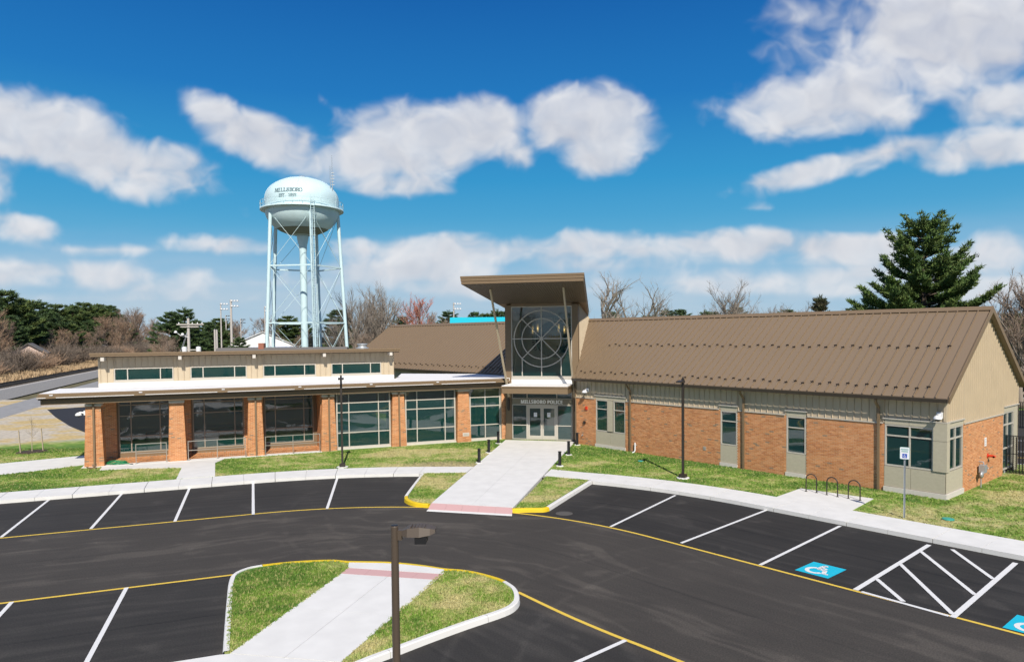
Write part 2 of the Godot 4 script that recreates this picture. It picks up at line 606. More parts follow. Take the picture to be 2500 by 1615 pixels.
func make_grounds() -> void:
	FMI = FM.affine_inverse()
	FLI = FL.affine_inverse()
	patch.seed = 3
	patch.frequency = 0.22
	patch.fractal_octaves = 4
	patch2.seed = 8
	patch2.frequency = 1.1
	patch2.fractal_octaves = 3
	var grit := noise_tex(21, 0.09, 0.82, 1.0, 5)
	# --- far ground
	var gm := mat("rough_grass", lin(0.17, 0.15, 0.07), 0.95, 0.0, noise_tex(31, 0.02, 0.45, 1.0, 6), 0.04)
	var g := MB.new()
	g.prism(P([-3000, -3000, 3000, -3000, 3000, 3000, -3000, 3000]), -0.09, -0.09)
	structure("ground", "rough grass ground stretching to the horizon", "ground", g, gm)
	# --- lawn
	var li := Image.create(880, 544, false, Image.FORMAT_RGB8)
	var fine := FastNoiseLite.new()
	fine.seed = 77
	fine.frequency = 0.35
	fine.fractal_octaves = 2
	for y in 544:
		for x in 880:
			var wx := LAWN.position.x + LAWN.size.x * (x + 0.5) / 880.0
			var wz := LAWN.position.y + LAWN.size.y * (y + 0.5) / 544.0
			var c := lawn_color(wx, wz) * (1.0 + 0.45 * fine.get_noise_2d(x, y * 1.4))
			li.set_pixel(x, y, c.linear_to_srgb())
	var lm := StandardMaterial3D.new()
	lm.resource_name = "lawn"
	lm.albedo_texture = ImageTexture.create_from_image(li)
	lm.roughness = 0.95
	lm.heightmap_enabled = false
	mats.lawn = lm
	var edge := lot_curve(-40, 46, 7.95, 1.0)
	var poly := PackedVector2Array()
	poly.append(Vector2(-66, -80))
	poly.append(Vector2(-66, -16))
	for q in edge:
		poly.append(q)
	poly.append(Vector2(44, -12))
	poly.append(Vector2(44, -80))
	var lw := MB.new()
	lw.prism(poly, 0.0, 0.13)
	lw.planar_uv(LAWN.position.x, LAWN.position.y, LAWN.size.x, LAWN.size.y)
	structure("lawn", "patchy green and straw coloured lawn round the building", "lawn", lw, lm)
	# --- asphalt
	var ai := Image.create(900, 720, false, Image.FORMAT_RGB8)
	var st := FastNoiseLite.new()
	st.seed = 41
	st.frequency = 0.5
	st.fractal_octaves = 4
	var bl := FastNoiseLite.new()
	bl.seed = 42
	bl.frequency = 0.16
	bl.fractal_octaves = 4
	for y in 720:
		for x in 900:
			var p := Vector2(-30.0 + 60.0 * (x + 0.5) / 900.0, -38.0 + 48.0 * (y + 0.5) / 720.0)
			var o := lot_o(p)
			var s := lot_s(p)
			var lane := smooth(0.15, -0.15, o) * smooth(-7.4, -7.1, o)
			var b := 0.033 + 0.021 * lane
			b -= 0.010 * smooth(16.0, 19.0, s) * smooth(-0.1, 0.1, o)
			var warm := 0.02 + 0.05 * lane
			var streak := st.get_noise_2d(o * 2.6 + 3.0 * bl.get_noise_2d(s * 0.5, o), s * 0.10)
			var streak2 := st.get_noise_2d(o * 7.0 + 60.0, s * 0.35)
			var cloud := bl.get_noise_2d(p.x * 2.0, p.y * 2.0)
			var dust := smooth(0.12, 0.55, streak + 0.45 * cloud + 0.2 * streak2)
			var scuff := smooth(0.28, 0.6, bl.get_noise_2d(p.x * 5.0 + 90.0, p.y * 5.0)) * smooth(0.0, 0.5, cloud + 0.15)
			b += (0.013 + 0.016 * lane) * dust + 0.022 * scuff + 0.008 * cloud + 0.008 * streak2 + track(p, o, s)
			ai.set_pixel(x, y, Color(b * (1.08 + warm), b, b * (0.90 - warm)).linear_to_srgb())
	var am := StandardMaterial3D.new()
	am.resource_name = "asphalt"
	am.albedo_texture = ImageTexture.create_from_image(ai)
	am.roughness = 0.9
	am.detail_enabled = true
	am.detail_albedo = noise_tex(55, 0.11, 0.40, 1.0, 3)
	am.detail_blend_mode = BaseMaterial3D.BLEND_MODE_MUL
	am.detail_uv_layer = BaseMaterial3D.DETAIL_UV_2
	am.uv2_triplanar = true
	am.uv2_world_triplanar = true
	am.uv2_scale = Vector3(0.33, 0.33, 0.33)
	mats.asphalt = am
	var ap := PackedVector2Array()
	for q in lot_curve(-60, 60, 6.4, 1.0):
		ap.append(q)
	ap.append(Vector2(60, 40))
	ap.append(Vector2(-60, 40))
	var lotm := MB.new()
	lotm.prism(ap, 0.0, 0.0)
	lotm.planar_uv(-30, -38, 60, 48)
	var lot_node := structure("parking_lot", "dark new asphalt car park with white and yellow lines", "car park", lotm, am)
	markings(lot_node)
	concrete_works()


const TRACKS := [[-8.0, -16.0, 9.0, 2.0], [4.0, -30.0, 11.5, 2.4], [-14.0, -33.0, 10.0, 0.6], [8.0, -14.0, 8.0, 3.6], [-2.0, -33.5, 7.5, 1.2]]


func track(p: Vector2, o: float, s: float) -> float:   # pale dusty tyre tracks: along the lane, and turning arcs
	var t := 0.0
	for c in [-2.1, -3.7, -4.9, -6.3]:
		var d: float = absf(o - c - 0.5 * patch.get_noise_2d(s * 0.6, c * 9.0))
		t += 0.012 * smooth(0.16, 0.03, d) * smooth(-0.1, 0.4, patch.get_noise_2d(s * 0.9, c * 31.0))
	for k in TRACKS:
		var q := p - Vector2(k[0], k[1])
		for w in [0.0, 1.55]:
			var d: float = absf(q.length() - k[2] - w)
			if d < 0.14:
				t += 0.016 * smooth(0.14, 0.03, d) * smooth(1.1, 0.3, absf(angle_difference(q.angle(), k[3]))) * smooth(-0.25, 0.25, patch2.get_noise_2d(p.x, p.y))
	for c in [-3.55, 3.0, -10.4]:      # paving joints
		t -= 0.016 * smooth(0.05, 0.015, absf(o - c - 0.03 * patch2.get_noise_2d(s, c)))
	return t


func mark(parent: Node, called: String, m: MB, material: Material) -> void:
	part(parent, called, m, material)


func seg(a: Vector2, b: Vector2) -> PackedVector2Array:
	return PackedVector2Array([a, a.lerp(b, 0.5), b])


func markings(node: Node) -> void:
	var wp := mat("white_line_paint", lin(0.86, 0.86, 0.85), 0.7, 0.0, noise_tex(61, 0.09, 0.62, 1.0, 5), 0.8)
	var yp := mat("yellow_line_paint", lin(0.84, 0.58, 0.075), 0.7, 0.0, noise_tex(62, 0.09, 0.65, 1.0, 5), 0.8)
	var bp := mat("blue_stall_paint", lin(0.004, 0.48, 0.66), 0.7, 0.0, noise_tex(63, 0.1, 0.8, 1.0, 4), 1.0)
	var Y := 0.005
	mark(node, "yellow_line", ribbon(lot_curve(-34, 56, 0.0), 0.055, Y), yp)
	mark(node, "yellow_line", ribbon(lot_curve(-34, -0.75, -7.34), 0.055, Y), yp)
	mark(node, "yellow_line", ribbon(smooth_line(P([0.10, -18.95, 1.26, -17.37, 2.28, -16.14, 3.49, -14.79, 8.0, -9.5, 14.0, -2.46])), 0.055, Y), yp)
	var stalls := [
		[-25.05, -28.3, -22.95, -22.7], [-22.49, -29.35, -20.42, -23.72], [-19.93, -30.42, -17.90, -24.72], [-17.37, -31.46, -15.36, -25.74], [-14.83, -32.50, -12.74, -26.66], [-12.27, -33.50, -10.13, -27.6], [-8.55, -34.5, -7.47, -28.42],
		[6.90, -30.2, 3.47, -25.35], [9.93, -27.63, 5.50, -23.27], [11.60, -25.16, 7.30, -20.98],
		[-10.74, -19.58, -8.75, -13.9], [-13.22, -18.58, -11.3, -13.2], [-15.8, -17.56, -13.8, -12.2],
		[2.50, -15.87, -1.2, -12.6], [5.0, -12.95, 1.2, -9.8]]
	for s in stalls:
		mark(node, "stall_line", ribbon(seg(Vector2(s[0], s[1]), Vector2(s[2], s[3])), 0.055, Y + 0.003), wp)
	for s in [[13.39, -22.82, 9.11, -18.86], [14.86, -20.95, 10.54, -16.97], [17.6, -17.6, 13.3, -13.7]]:
		mark(node, "stall_line", ribbon(seg(Vector2(s[0], s[1]), Vector2(s[2], s[3])), 0.07, Y + 0.003), wp)
	for s in [[10.10, -19.69, 9.92, -18.0], [11.44, -20.95, 10.66, -17.15], [12.73, -22.15, 12.02, -18.42], [13.81, -22.3, 13.28, -19.58], [9.2, -18.72, 10.5, -17.05]]:
		mark(node, "hatch_line", ribbon(seg(Vector2(s[0], s[1]), Vector2(s[2], s[3])), 0.06, Y + 0.007), wp)
	for org in [Vector2(8.14, -20.5), Vector2(11.32, -16.36)]:
		var ux := Vector2(UM.x, UM.z)
		var uy := NR
		var at := func(x: float, y: float) -> Vector2: return org + ux * x * 0.98 + uy * y * 1.13
		var sq := MB.new()
		sq.prism(PackedVector2Array([at.call(0, 0), at.call(1, 0), at.call(1, 1), at.call(0, 1)]), Y + 0.004, Y + 0.004)
		mark(node, "blue_stall_panel", sq, bp)
		var sy := MB.new()
		var head := PackedVector2Array()
		for k in 16:
			head.append(at.call(0.47 + 0.075 * cos(TAU * k / 16), 0.83 + 0.065 * sin(TAU * k / 16)))
		sy.prism(head, Y + 0.009, Y + 0.009)
		var arc := PackedVector2Array()
		for k in 15:
			var a := deg_to_rad(lerpf(110.0, 330.0, k / 14.0))
			arc.append(at.call(0.43 + 0.24 * cos(a), 0.36 + 0.22 * sin(a)))
		var rb := ribbon(arc, 0.058, Y + 0.009)
		mark(node, "wheelchair_symbol", rb, wp)
		for q in [[0.45, 0.84, 0.42, 0.50, 0.065], [0.40, 0.66, 0.63, 0.62, 0.045], [0.40, 0.52, 0.66, 0.49, 0.055], [0.63, 0.51, 0.74, 0.22, 0.06], [0.72, 0.23, 0.86, 0.25, 0.042]]:
			var a: Vector2 = at.call(q[0], q[1])
			var b: Vector2 = at.call(q[2], q[3])
			var d: Vector2 = (b - a).normalized().orthogonal() * q[4]
			sy.prism(PackedVector2Array([a + d, b + d, b - d, a - d]), Y + 0.009, Y + 0.009)
		mark(node, "wheelchair_symbol", sy, wp)


func slabs(parent: Node, s0: float, s1: float, o0: float, o1: float, material: Material) -> void:
	var s := s0
	var k := 0
	while s < s1 - 0.2:
		var e := minf(s + 1.395, s1)
		var ga := 0.012 if k % 2 == 0 else 0.005
		var gb := 0.005 if k % 2 == 0 else 0.012
		var poly := PackedVector2Array([lot(s + ga, o0), lot((s + e) / 2, o0), lot(e - gb, o0), lot(e - gb, o1), lot((s + e) / 2, o1), lot(s + ga, o1)])
		var m := MB.new()
		m.prism(poly, -0.02, 0.15)
		part(parent, "slab", m, material)
		s = e
		k += 1


func concrete_works() -> void:
	var ct := noise_tex(71, 0.012, 0.88, 1.0, 6)
	var con := mat("concrete", lin(0.70, 0.695, 0.67), 0.85, 0.0, ct, 0.16)
	mat("concrete_b", lin(0.70, 0.695, 0.67), 0.85, 0.0, ct, 0.19)
	var joint := mat("joint_filler", lin(0.22, 0.22, 0.21), 0.9)
	var pink := mat("pink_paving", lin(0.60, 0.37, 0.36), 0.85, 0.0, noise_tex(72, 0.15, 0.82, 1.0, 4), 1.2)
	var yk := mat("yellow_kerb_paint", lin(0.80, 0.56, 0.012), 0.6, 0.0, noise_tex(73, 0.08, 0.75, 1.0, 4), 1.0)
	# sidewalk that follows the lot
	var bed := ribbon(lot_curve(-38, 46, 7.1, 1.0), 0.86, 0.115)
	var walk := structure("sidewalk", "pale concrete sidewalk with kerb curving along the car park", "sidewalk", bed, joint)
	slabs(walk, -38.0, 7.9, 6.2, 8.0, con)
	slabs(walk, 16.5, 46.0, 6.2, 8.0, con)
	# strip of the sidewalk that crosses the entrance walk
	# entrance walk
	var ew := MB.new()
	ew.prism(P([-3.30, -28.75, -0.02, -27.85, 3.95, -44.9, -0.42, -45.9]), 0.0, 0.11)
	var ewn := structure("entrance_walk", "wide pale concrete walk rising from the car park to the entrance doors", "walk", ew, joint)
	var Lp := func(t: float) -> Vector2: return Vector2(-3.30, -28.62).lerp(Vector2(-0.46, -45.75), t)
	var Rp := func(t: float) -> Vector2: return Vector2(-0.02, -27.72).lerp(Vector2(3.92, -44.75), t)
	var ts := [0.0, 0.37, 0.46, 0.64, 0.82, 1.0]
	for i in ts.size() - 1:
		for h in 2:
			var a: Vector2 = Lp.call(ts[i] + 0.0006)
			var b: Vector2 = Rp.call(ts[i] + 0.0006)
			var c: Vector2 = Rp.call(ts[i + 1] - 0.0006)
			var d: Vector2 = Lp.call(ts[i + 1] - 0.0006)
			var m := MB.new()
			var f0 := 0.0 if h == 0 else 0.501
			var f1 := 0.499 if h == 0 else 1.0
			m.prism(PackedVector2Array([a.lerp(b, f0), a.lerp(b, f1), d.lerp(c, f1), d.lerp(c, f0)]), -0.02, 0.15)
			part(ewn, "slab", m, con)
	# side tongues where the sidewalk meets it
	var tl := MB.new()
	tl.prism(PackedVector2Array([lot(7.91, 6.2), Vector2(-4.42, -34.98), Vector2(-2.30, -35.03), Vector2(-2.02, -36.5), lot(7.91, 8.0)]), -0.02, 0.150)
	part(walk, "slab", tl, con)
	var tr := MB.new()
	tr.prism(PackedVector2Array([Vector2(1.50, -34.05), Vector2(3.55, -33.0), lot(16.49, 6.2), lot(16.49, 8.0), lot(15.2, 8.0), Vector2(1.92, -35.62)]), -0.02, 0.150)
	part(walk, "slab", tr, con)
	# tactile strip and ramp lip
	var ps := MB.new()
	ps.prism(P([-3.30, -28.60, -0.03, -27.70, -0.05, -27.05, -3.36, -27.95]), 0.0, 0.10)
	var nb := 5
	for i in nb:
		var m := MB.new()
		var a := Vector2(-3.31, -28.60).lerp(Vector2(-0.03, -27.70), (i + 0.004) / nb)
		var b := Vector2(-3.31, -28.60).lerp(Vector2(-0.03, -27.70), (i + 0.996) / nb)
		var c := Vector2(-3.38, -28.05).lerp(Vector2(-0.05, -27.15), (i + 0.996) / nb)
		var d := Vector2(-3.38, -28.05).lerp(Vector2(-0.05, -27.15), (i + 0.004) / nb)
		m.quad(Vector3(d.x, 0.03, d.y), Vector3(c.x, 0.03, c.y), Vector3(b.x, 0.15, b.y), Vector3(a.x, 0.15, a.y))
		part(ewn, "tactile_paver", m, pink)
	var lip := MB.new()
	lip.quad(Vector3(-3.42, 0.008, -27.85), Vector3(-0.06, 0.008, -26.97), Vector3(-0.05, 0.032, -27.15), Vector3(-3.38, 0.032, -28.05))
	part(ewn, "ramp_lip", lip, con)
	# entrance islands
	var il := structure("entrance_island", "kerbed grass wedge beside the entrance walk, porch side", "traffic island", grass_bed(P([-4.40, -34.95, -2.27, -34.98, -3.33, -28.6, -3.75, -28.55, -4.15, -28.95, -4.36, -29.5, -4.45, -30.2, -4.40, -32.9]), 0.135), mats.lawn)
	kerb_run(il, "kerb", smooth_line(P([-4.50, -34.93, -4.57, -32.8, -4.62, -30.3, -4.60, -29.9])), 0.16, 0.155, con)
	kerb_run(il, "yellow_kerb", smooth_line(P([-4.60, -29.9, -4.52, -29.42, -4.24, -28.90, -3.85, -28.55, -3.40, -28.38])), 0.16, 0.155, yk)
	var ir := structure("entrance_island", "kerbed grass wedge beside the entrance walk, bicycle rack side", "traffic island", grass_bed(P([1.58, -33.9, 3.5, -32.95, 1.15, -27.75, 0.02, -27.6]), 0.135), mats.lawn)
	kerb_run(ir, "kerb", smooth_line(P([1.42, -27.72, 2.3, -29.7, 3.68, -32.75])), 0.16, 0.155, con)
	kerb_run(ir, "yellow_kerb", smooth_line(P([-0.04, -27.45, 0.5, -27.5, 1.15, -27.5, 1.42, -27.72])), 0.16, 0.155, yk)
	# the middle island
	var oL := smooth_line(P([-6.30, -15.15, -6.95, -16.89, -7.52, -18.44, -7.93, -19.6, -8.06, -20.25, -7.87, -20.77, -7.50, -21.05]))
	var oY := smooth_line(P([-7.50, -21.05, -6.82, -21.29, -6.13, -21.42, -5.45, -21.45, -4.95, -21.32, -3.87, -21.22, -3.28, -21.08, -2.58, -20.83, -1.99, -20.55, -1.49, -20.42, -0.98, -20.15, -0.45, -19.72, -0.19, -19.42]))
	var oR := smooth_line(P([-0.19, -19.42, 0.06, -18.92, 0.15, -18.30, 0.08, -17.78, -0.22, -17.30, -1.1, -16.55, -1.94, -15.78, -2.54, -15.19, -3.0, -14.75, -3.7, -14.0]))
	var all := PackedVector2Array()
	all.append_array(oL)
	all.append_array(oY)
	all.append_array(oR)
	all.append(Vector2(-6.0, -14.6))
	var isl := structure("middle_island", "kerbed grass island with a concrete walk across it, between parking bays", "traffic island", grass_bed(inset(all, 0.05), 0.13), mats.lawn)
	kerb_run(isl, "kerb", oL, -0.15, 0.155, con)
	kerb_run(isl, "yellow_kerb", oY, -0.15, 0.155, yk)
	kerb_run(isl, "kerb", oR, -0.15, 0.155, con)
	var iw := [Vector2(-4.84, -20.62), Vector2(-2.02, -20.0), Vector2(-6.09, -15.08), Vector2(-3.62, -14.62)]
	for r in 2:
		for h in 2:
			var m := MB.new()
			var t0: float = [0.085, 0.55][r]
			var t1: float = [0.549, 1.0][r]
			var f0 := 0.0 if h == 0 else 0.502
			var f1 := 0.498 if h == 0 else 1.0
			var a: Vector2 = iw[0].lerp(iw[2], t0)
			var b: Vector2 = iw[1].lerp(iw[3], t0)
			var c: Vector2 = iw[1].lerp(iw[3], t1)
			var d: Vector2 = iw[0].lerp(iw[2], t1)
			m.prism(PackedVector2Array([a.lerp(b, f0), a.lerp(b, f1), d.lerp(c, f1), d.lerp(c, f0)]), 0.0, 0.152)
			part(isl, "slab", m, con)
	for i in 4:
		var m := MB.new()
		var a: Vector2 = Vector2(-4.84, -20.62).lerp(Vector2(-2.02, -20.0), (i + 0.004) / 4.0)
		var b: Vector2 = Vector2(-4.84, -20.62).lerp(Vector2(-2.02, -20.0), (i + 0.996) / 4.0)
		var c: Vector2 = iw[0].lerp(iw[2], 0.083).lerp(iw[1].lerp(iw[3], 0.083), (i + 0.996) / 4.0)
		var d: Vector2 = iw[0].lerp(iw[2], 0.083).lerp(iw[1].lerp(iw[3], 0.083), (i + 0.004) / 4.0)
		m.prism(PackedVector2Array([a, b, c, d]), 0.0, 0.156)
		part(isl, "tactile_paver", m, pink)
	var rl := MB.new()
	rl.prism(P([-4.92, -21.12, -3.87, -21.04, -3.28, -20.9, -2.58, -20.66, -2.02, -20.40, -2.0, -20.02, -4.85, -20.64]), 0.0, 0.157)
	part(isl, "ramp_lip", rl, con)
	# walk at the foot of the island
	var fw := MB.new()
	fw.prism(P([-14, -12.05, -6.30, -15.02, -6.08, -15.06, -3.62, -14.60, -3.2, -14.2, -2.6, -11.0, -12, -7.0]), -0.02, 0.148)
	structure("foot_walk", "pale concrete walk at the foot of the middle island", "walk", fw, mats.concrete_b)
	# walks on the porch side
	var pw := MB.new()
	pw.prism(P([-22.2, -38.75, -21.25, -36.5, -19.6, -36.95, -17.25, -37.0, -16.15, -34.05, -14.55, -34.68, -16.05, -38.3, -16.1, -40.9, -22.0, -38.6]), -0.02, 0.147)
	structure("porch_walk", "pale concrete walk leading from the sidewalk to the brick porch", "walk", pw, mats.concrete)
	var lwk := MB.new()
	lwk.prism(P([-38.0, -30.9, -24.81, -41.26, -22.2, -43.2, -21.4, -42.4, -22.99, -38.22, -24.61, -36.44, -35.6, -27.9]), -0.02, 0.146)
	structure("side_walk", "pale concrete walk passing the end of the porch wing", "walk", lwk, mats.concrete_b)
	# bicycle pad
	var bp := MB.new()
	bp.prism(P([10.62, -28.95, 12.42, -30.68, 14.55, -28.66, 12.72, -26.72]), -0.02, 0.146)
	structure("bicycle_pad", "pale concrete pad under the bicycle racks", "pad", bp, mats.concrete_b)
	# dark side lot, side road
	var dk := mat("fresh_asphalt", lin(0.018, 0.018, 0.022), 0.85, 0.0, noise_tex(74, 0.08, 0.75, 1.0, 4), 0.4)
	var ol := mat("old_asphalt", lin(0.30, 0.30, 0.30), 0.9, 0.0, noise_tex(75, 0.03, 0.75, 1.0, 5), 0.06)
	var dm := MB.new()
	dm.prism(P([-44.77, -68.57, -39.84, -62.03, -34.31, -55.19, -30.77, -51.30, -24.0, -46.5, -18.0, -60.0, -30.0, -74.0, -42.48, -70.81]), 0.0, 0.136)
	structure("side_lot", "strip of fresh black asphalt behind the porch wing", "asphalt", dm, dk)
	var rd := MB.new()
	var ro := Vector2(-56.92, -79.26)
	var rdir := Vector2(-0.325, -0.946)
	var rn := Vector2(-0.946, 0.325)
	rd.prism(PackedVector2Array([ro - rdir * 40.0 - rn * 6.4, ro + rdir * 200.0 - rn * 6.4, ro + rdir * 200.0 - rn * 2.7, ro - rdir * 40.0 - rn * 2.7]), 0.0, 0.139)
	structure("side_road", "grey side road running along the railway", "road", rd, ol)
	var bl := MB.new()
	bl.prism(P([26.2, -33.0, 20.0, -60.0, 60.0, -60.0, 60.0, -28.0]), 0.0, 0.137)
	var back := structure("back_lot", "asphalt yard behind the chain link fence", "asphalt", bl, mats.asphalt)
	for s in [[25.5, -40.5, 30.5, -38.6], [28.0, -44.5, 33.0, -42.6], [24.5, -36.2, 29.0, -34.4]]:
		part(back, "stall_line", ribbon(seg(Vector2(s[0], s[1]), Vector2(s[2], s[3])), 0.06, 0.142), mats.white_line_paint)
	part(back, "yellow_line", ribbon(seg(Vector2(24.5, -39.5), Vector2(36.0, -30.0)), 0.06, 0.142), mats.yellow_line_paint)
	make_grass()


func inset(p: PackedVector2Array, d: float) -> PackedVector2Array:
	var r := Geometry2D.offset_polygon(p, -d)
	return r[0]


func grass_bed(p: PackedVector2Array, y: float) -> MB:
	var m := MB.new()
	m.prism(p, -0.02, y)
	m.planar_uv(LAWN.position.x, LAWN.position.y, LAWN.size.x, LAWN.size.y)
	return m


func in_any(q: Vector2, polys: Array) -> bool:
	for p in polys:
		if Geometry2D.is_point_in_polygon(q, p):
			return true
	return false


func make_grass() -> void:
	var r := RandomNumberGenerator.new()
	r.seed = 99
	var blades := []
	for k in 3:
		var m := MB.new()
		for i in 6:
			var a := r.randf() * TAU
			var b := Vector3(cos(a), 0, sin(a)) * r.randf_range(0.0, 0.035)
			var lean := Vector3(r.randf_range(-0.028, 0.028), r.randf_range(0.6, 1.0), r.randf_range(-0.028, 0.028))
			var side := Vector3(cos(a * 3.1), 0, sin(a * 3.1)) * 0.0085
			m.tri(b - side, b + side, b + lean)
		blades.append(m.commit())
	var gm := vmat("grass_blades", 0.8)
	var fr := [
		# polygon, exclusions, per square metre, blade height, level
		[P([-6.2, -15.2, -7.3, -18.0, -7.8, -19.6, -7.7, -20.4, -6.8, -21.1, -5.4, -21.3, -5.0, -21.1, -4.8, -20.6, -6.06, -15.1]), [], 520.0, 0.07, 0.13],
		[P([-2.02, -20.3, -1.45, -20.25, -0.9, -19.9, -0.3, -19.2, -0.08, -18.7, -0.03, -18.0, -0.35, -17.4, -2.0, -15.95, -3.4, -14.6, -3.62, -14.55]), [], 520.0, 0.07, 0.13],
		[P([-4.42, -34.9, -2.30, -34.95, -3.35, -28.6, -3.75, -28.6, -4.15, -29.0, -4.4, -29.8]), [], 260.0, 0.05, 0.135],
		[P([1.58, -33.85, 3.45, -32.9, 1.15, -27.8, 0.05, -27.65]), [], 260.0, 0.05, 0.135],
	]
	# the lawn between sidewalk and building, and round the gable end
	var walkp := P([-3.45, -28.0, 0.1, -27.2, 4.0, -44.9, -0.5, -46.0])
	var pad := P([10.5, -28.95, 12.42, -30.72, 14.6, -28.66, 12.72, -26.5])
	var pw := P([-22.2, -38.75, -21.25, -36.5, -19.6, -36.95, -17.25, -37.0, -16.15, -34.0, -14.5, -34.6, -16.05, -38.3, -16.1, -40.9])
	var lk := P([-38.0, -30.9, -24.81, -41.26, -22.2, -43.2, -21.4, -42.4, -22.99, -38.22, -24.61, -36.44, -35.6, -27.9])
	var front := PackedVector2Array()
	for q in lot_curve(-16, 38, 8.05, 1.0):
		front.append(q)
	front.append_array(P([28, -14, 30, -34, 21.0, -36.0, 17.4, -28.5, 2.5, -46.0, -3.0, -45.6, -22.0, -38.1, -24.5, -44.0, -34.0, -44.0]))
	fr.append([front, [walkp, pad, pw, lk], 120.0, 0.06, 0.13])
	var count := [0, 0, 0]
	var bufs := [PackedFloat32Array(), PackedFloat32Array(), PackedFloat32Array()]
	var inv := FM.affine_inverse()
	var invl := FL.affine_inverse()
	for f in fr:
		var poly: PackedVector2Array = f[0]
		var bb := Rect2(poly[0], Vector2.ZERO)
		for q in poly:
			bb = bb.expand(q)
		var n := int(bb.get_area() * f[2])
		for i in n:
			var q := Vector2(r.randf_range(bb.position.x, bb.end.x), r.randf_range(bb.position.y, bb.end.y))
			if not Geometry2D.is_point_in_polygon(q, poly) or in_any(q, f[1]):
				continue
			if f[1].size():
				var pm := inv * Vector3(q.x, 0.15, q.y)
				if pm.z < 0.02 and pm.x < 0.1:
					continue
				var pl := invl * Vector3(q.x, 0.15, q.y)
				if pl.z < 0.3 and pl.x > -21.4 and pl.x < 3.0:
					continue
			var d := dryness(q.x, q.y)
			var k := i % 3
			var hh: float = f[3] * r.randf_range(0.6, 1.35) * (1.15 - 0.35 * d)
			var a := r.randf() * TAU
			var cs := cos(a) * 1.5
			var sn := sin(a) * 1.5
			var col := lawn_color(q.x, q.y) * r.randf_range(0.8, 1.25)
			if r.randf() < 0.25:
				col = col.lerp(Color(0.50, 0.44, 0.19), 0.6)
			bufs[k].append_array(PackedFloat32Array([cs, 0, sn, q.x, 0, hh, 0, f[4], -sn, 0, cs, q.y, col.r, col.g, col.b, 1.0]))
			count[k] += 1
	for k in 3:
		var mm := MultiMesh.new()
		mm.transform_format = MultiMesh.TRANSFORM_3D
		mm.use_colors = true
		mm.mesh = blades[k]
		mm.instance_count = count[k]
		mm.buffer = bufs[k]
		var o := MultiMeshInstance3D.new()
		o.name = numbered("lawn_grass")
		o.multimesh = mm
		o.material_override = gm
		add_child(o)
		stuff(o)
		o.set_meta("label", ["short green grass blades of the lawns and islands", "short straw coloured grass blades among the lawns", "fine mixed grass blades of the lawns"][k])
		o.set_meta("category", "grass")


# ---------------------------------------------------------------- the police station
const VM := Vector3(0.76095, 0, -0.64881)
var FG: Transform3D
var s_inv: Transform3D


func on_station(called: String, m: Variant, material: Material, frame: Transform3D) -> MeshInstance3D:
	return part(station, called, m, material, s_inv * frame)


func station_materials() -> void:
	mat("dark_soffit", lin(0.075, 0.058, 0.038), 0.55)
	var fleck := noise_tex(81, 0.05, 0.85, 1.0, 5)
	mat("roof_brown", lin(0.208, 0.150, 0.095), 0.45, 0.0, noise_tex(82, 0.012, 0.95, 1.0, 4), 0.05)
	mat("trim_brown", lin(0.20, 0.138, 0.078), 0.5, 0.0, fleck, 0.3)
	mat("dark_brown", lin(0.045, 0.034, 0.024), 0.5)
	mat("siding_tan", lin(0.50, 0.415, 0.295), 0.6, 0.0, noise_tex(83, 0.015, 0.9, 1.0, 5), 0.15)
	mat("panel_cream", lin(0.46, 0.42, 0.32), 0.7, 0.0, fleck, 0.25)
	mat("frame_champagne", lin(0.46, 0.43, 0.375), 0.45, 0.0)
	mat("frame_bronze", lin(0.30, 0.265, 0.215), 0.5)
	mat("roof_white", lin(0.80, 0.80, 0.80), 0.7, 0.0, noise_tex(84, 0.02, 0.9, 1.0, 5), 0.2)
	mat("cap_stone", lin(0.62, 0.58, 0.52), 0.8, 0.0, fleck, 0.5)
	mat("mortar", lin(0.74, 0.62, 0.48), 0.95, 0.0, fleck, 0.6)
	vmat("brick", 0.9, noise_tex(85, 0.1, 0.78, 1.0, 4), 0.9)
	var tones := [lin(0.60, 0.272, 0.110), lin(0.56, 0.245, 0.096), lin(0.65, 0.315, 0.140), lin(0.51, 0.212, 0.082), lin(0.59, 0.285, 0.125)]
	for i in 5:
		mat("brick_%d" % i, tones[i], 0.9, 0.0, mats.brick.albedo_texture, 0.9)
	mat("steel_rail", lin(0.42, 0.39, 0.34), 0.4, 0.6)
	mat("black_metal", lin(0.012, 0.012, 0.013), 0.45)
	mat("interior", lin(0.50, 0.50, 0.47), 0.9)
	mat("lobby_paint", lin(0.55, 0.55, 0.52), 0.9)
	mat("interior_floor", lin(0.26, 0.25, 0.24), 0.7)
	mat("letter_white", lin(0.86, 0.86, 0.84), 0.5)
	mat("white_plastic", lin(0.75, 0.76, 0.78), 0.4)
	mat("red_paint", lin(0.60, 0.05, 0.02), 0.4)
	mat("galvanised", lin(0.42, 0.45, 0.47), 0.45, 0.4, fleck, 1.0)
	for k in 2:
		var gl := mat("glass" if k == 0 else "lobby_glass", lin(0.005, 0.042, 0.042), 0.02)
		gl.transparency = BaseMaterial3D.TRANSPARENCY_ALPHA
		gl.albedo_color.a = 0.80 if k == 0 else 0.62
		gl.metallic_specular = 0.70
		gl.clearcoat_enabled = true
		gl.clearcoat = 1.0
		gl.clearcoat_roughness = 0.02
		gl.normal_enabled = true
		var nt: NoiseTexture2D = noise_tex(86, 0.006, 0, 1, 2, 512)
		nt.color_ramp = null
		nt.as_normal_map = true
		nt.bump_strength = 6.0
		gl.normal_texture = nt
		gl.normal_scale = 0.10
		gl.uv1_triplanar = true
		gl.uv1_world_triplanar = true
		gl.uv1_scale = Vector3(0.3, 0.3, 0.3)


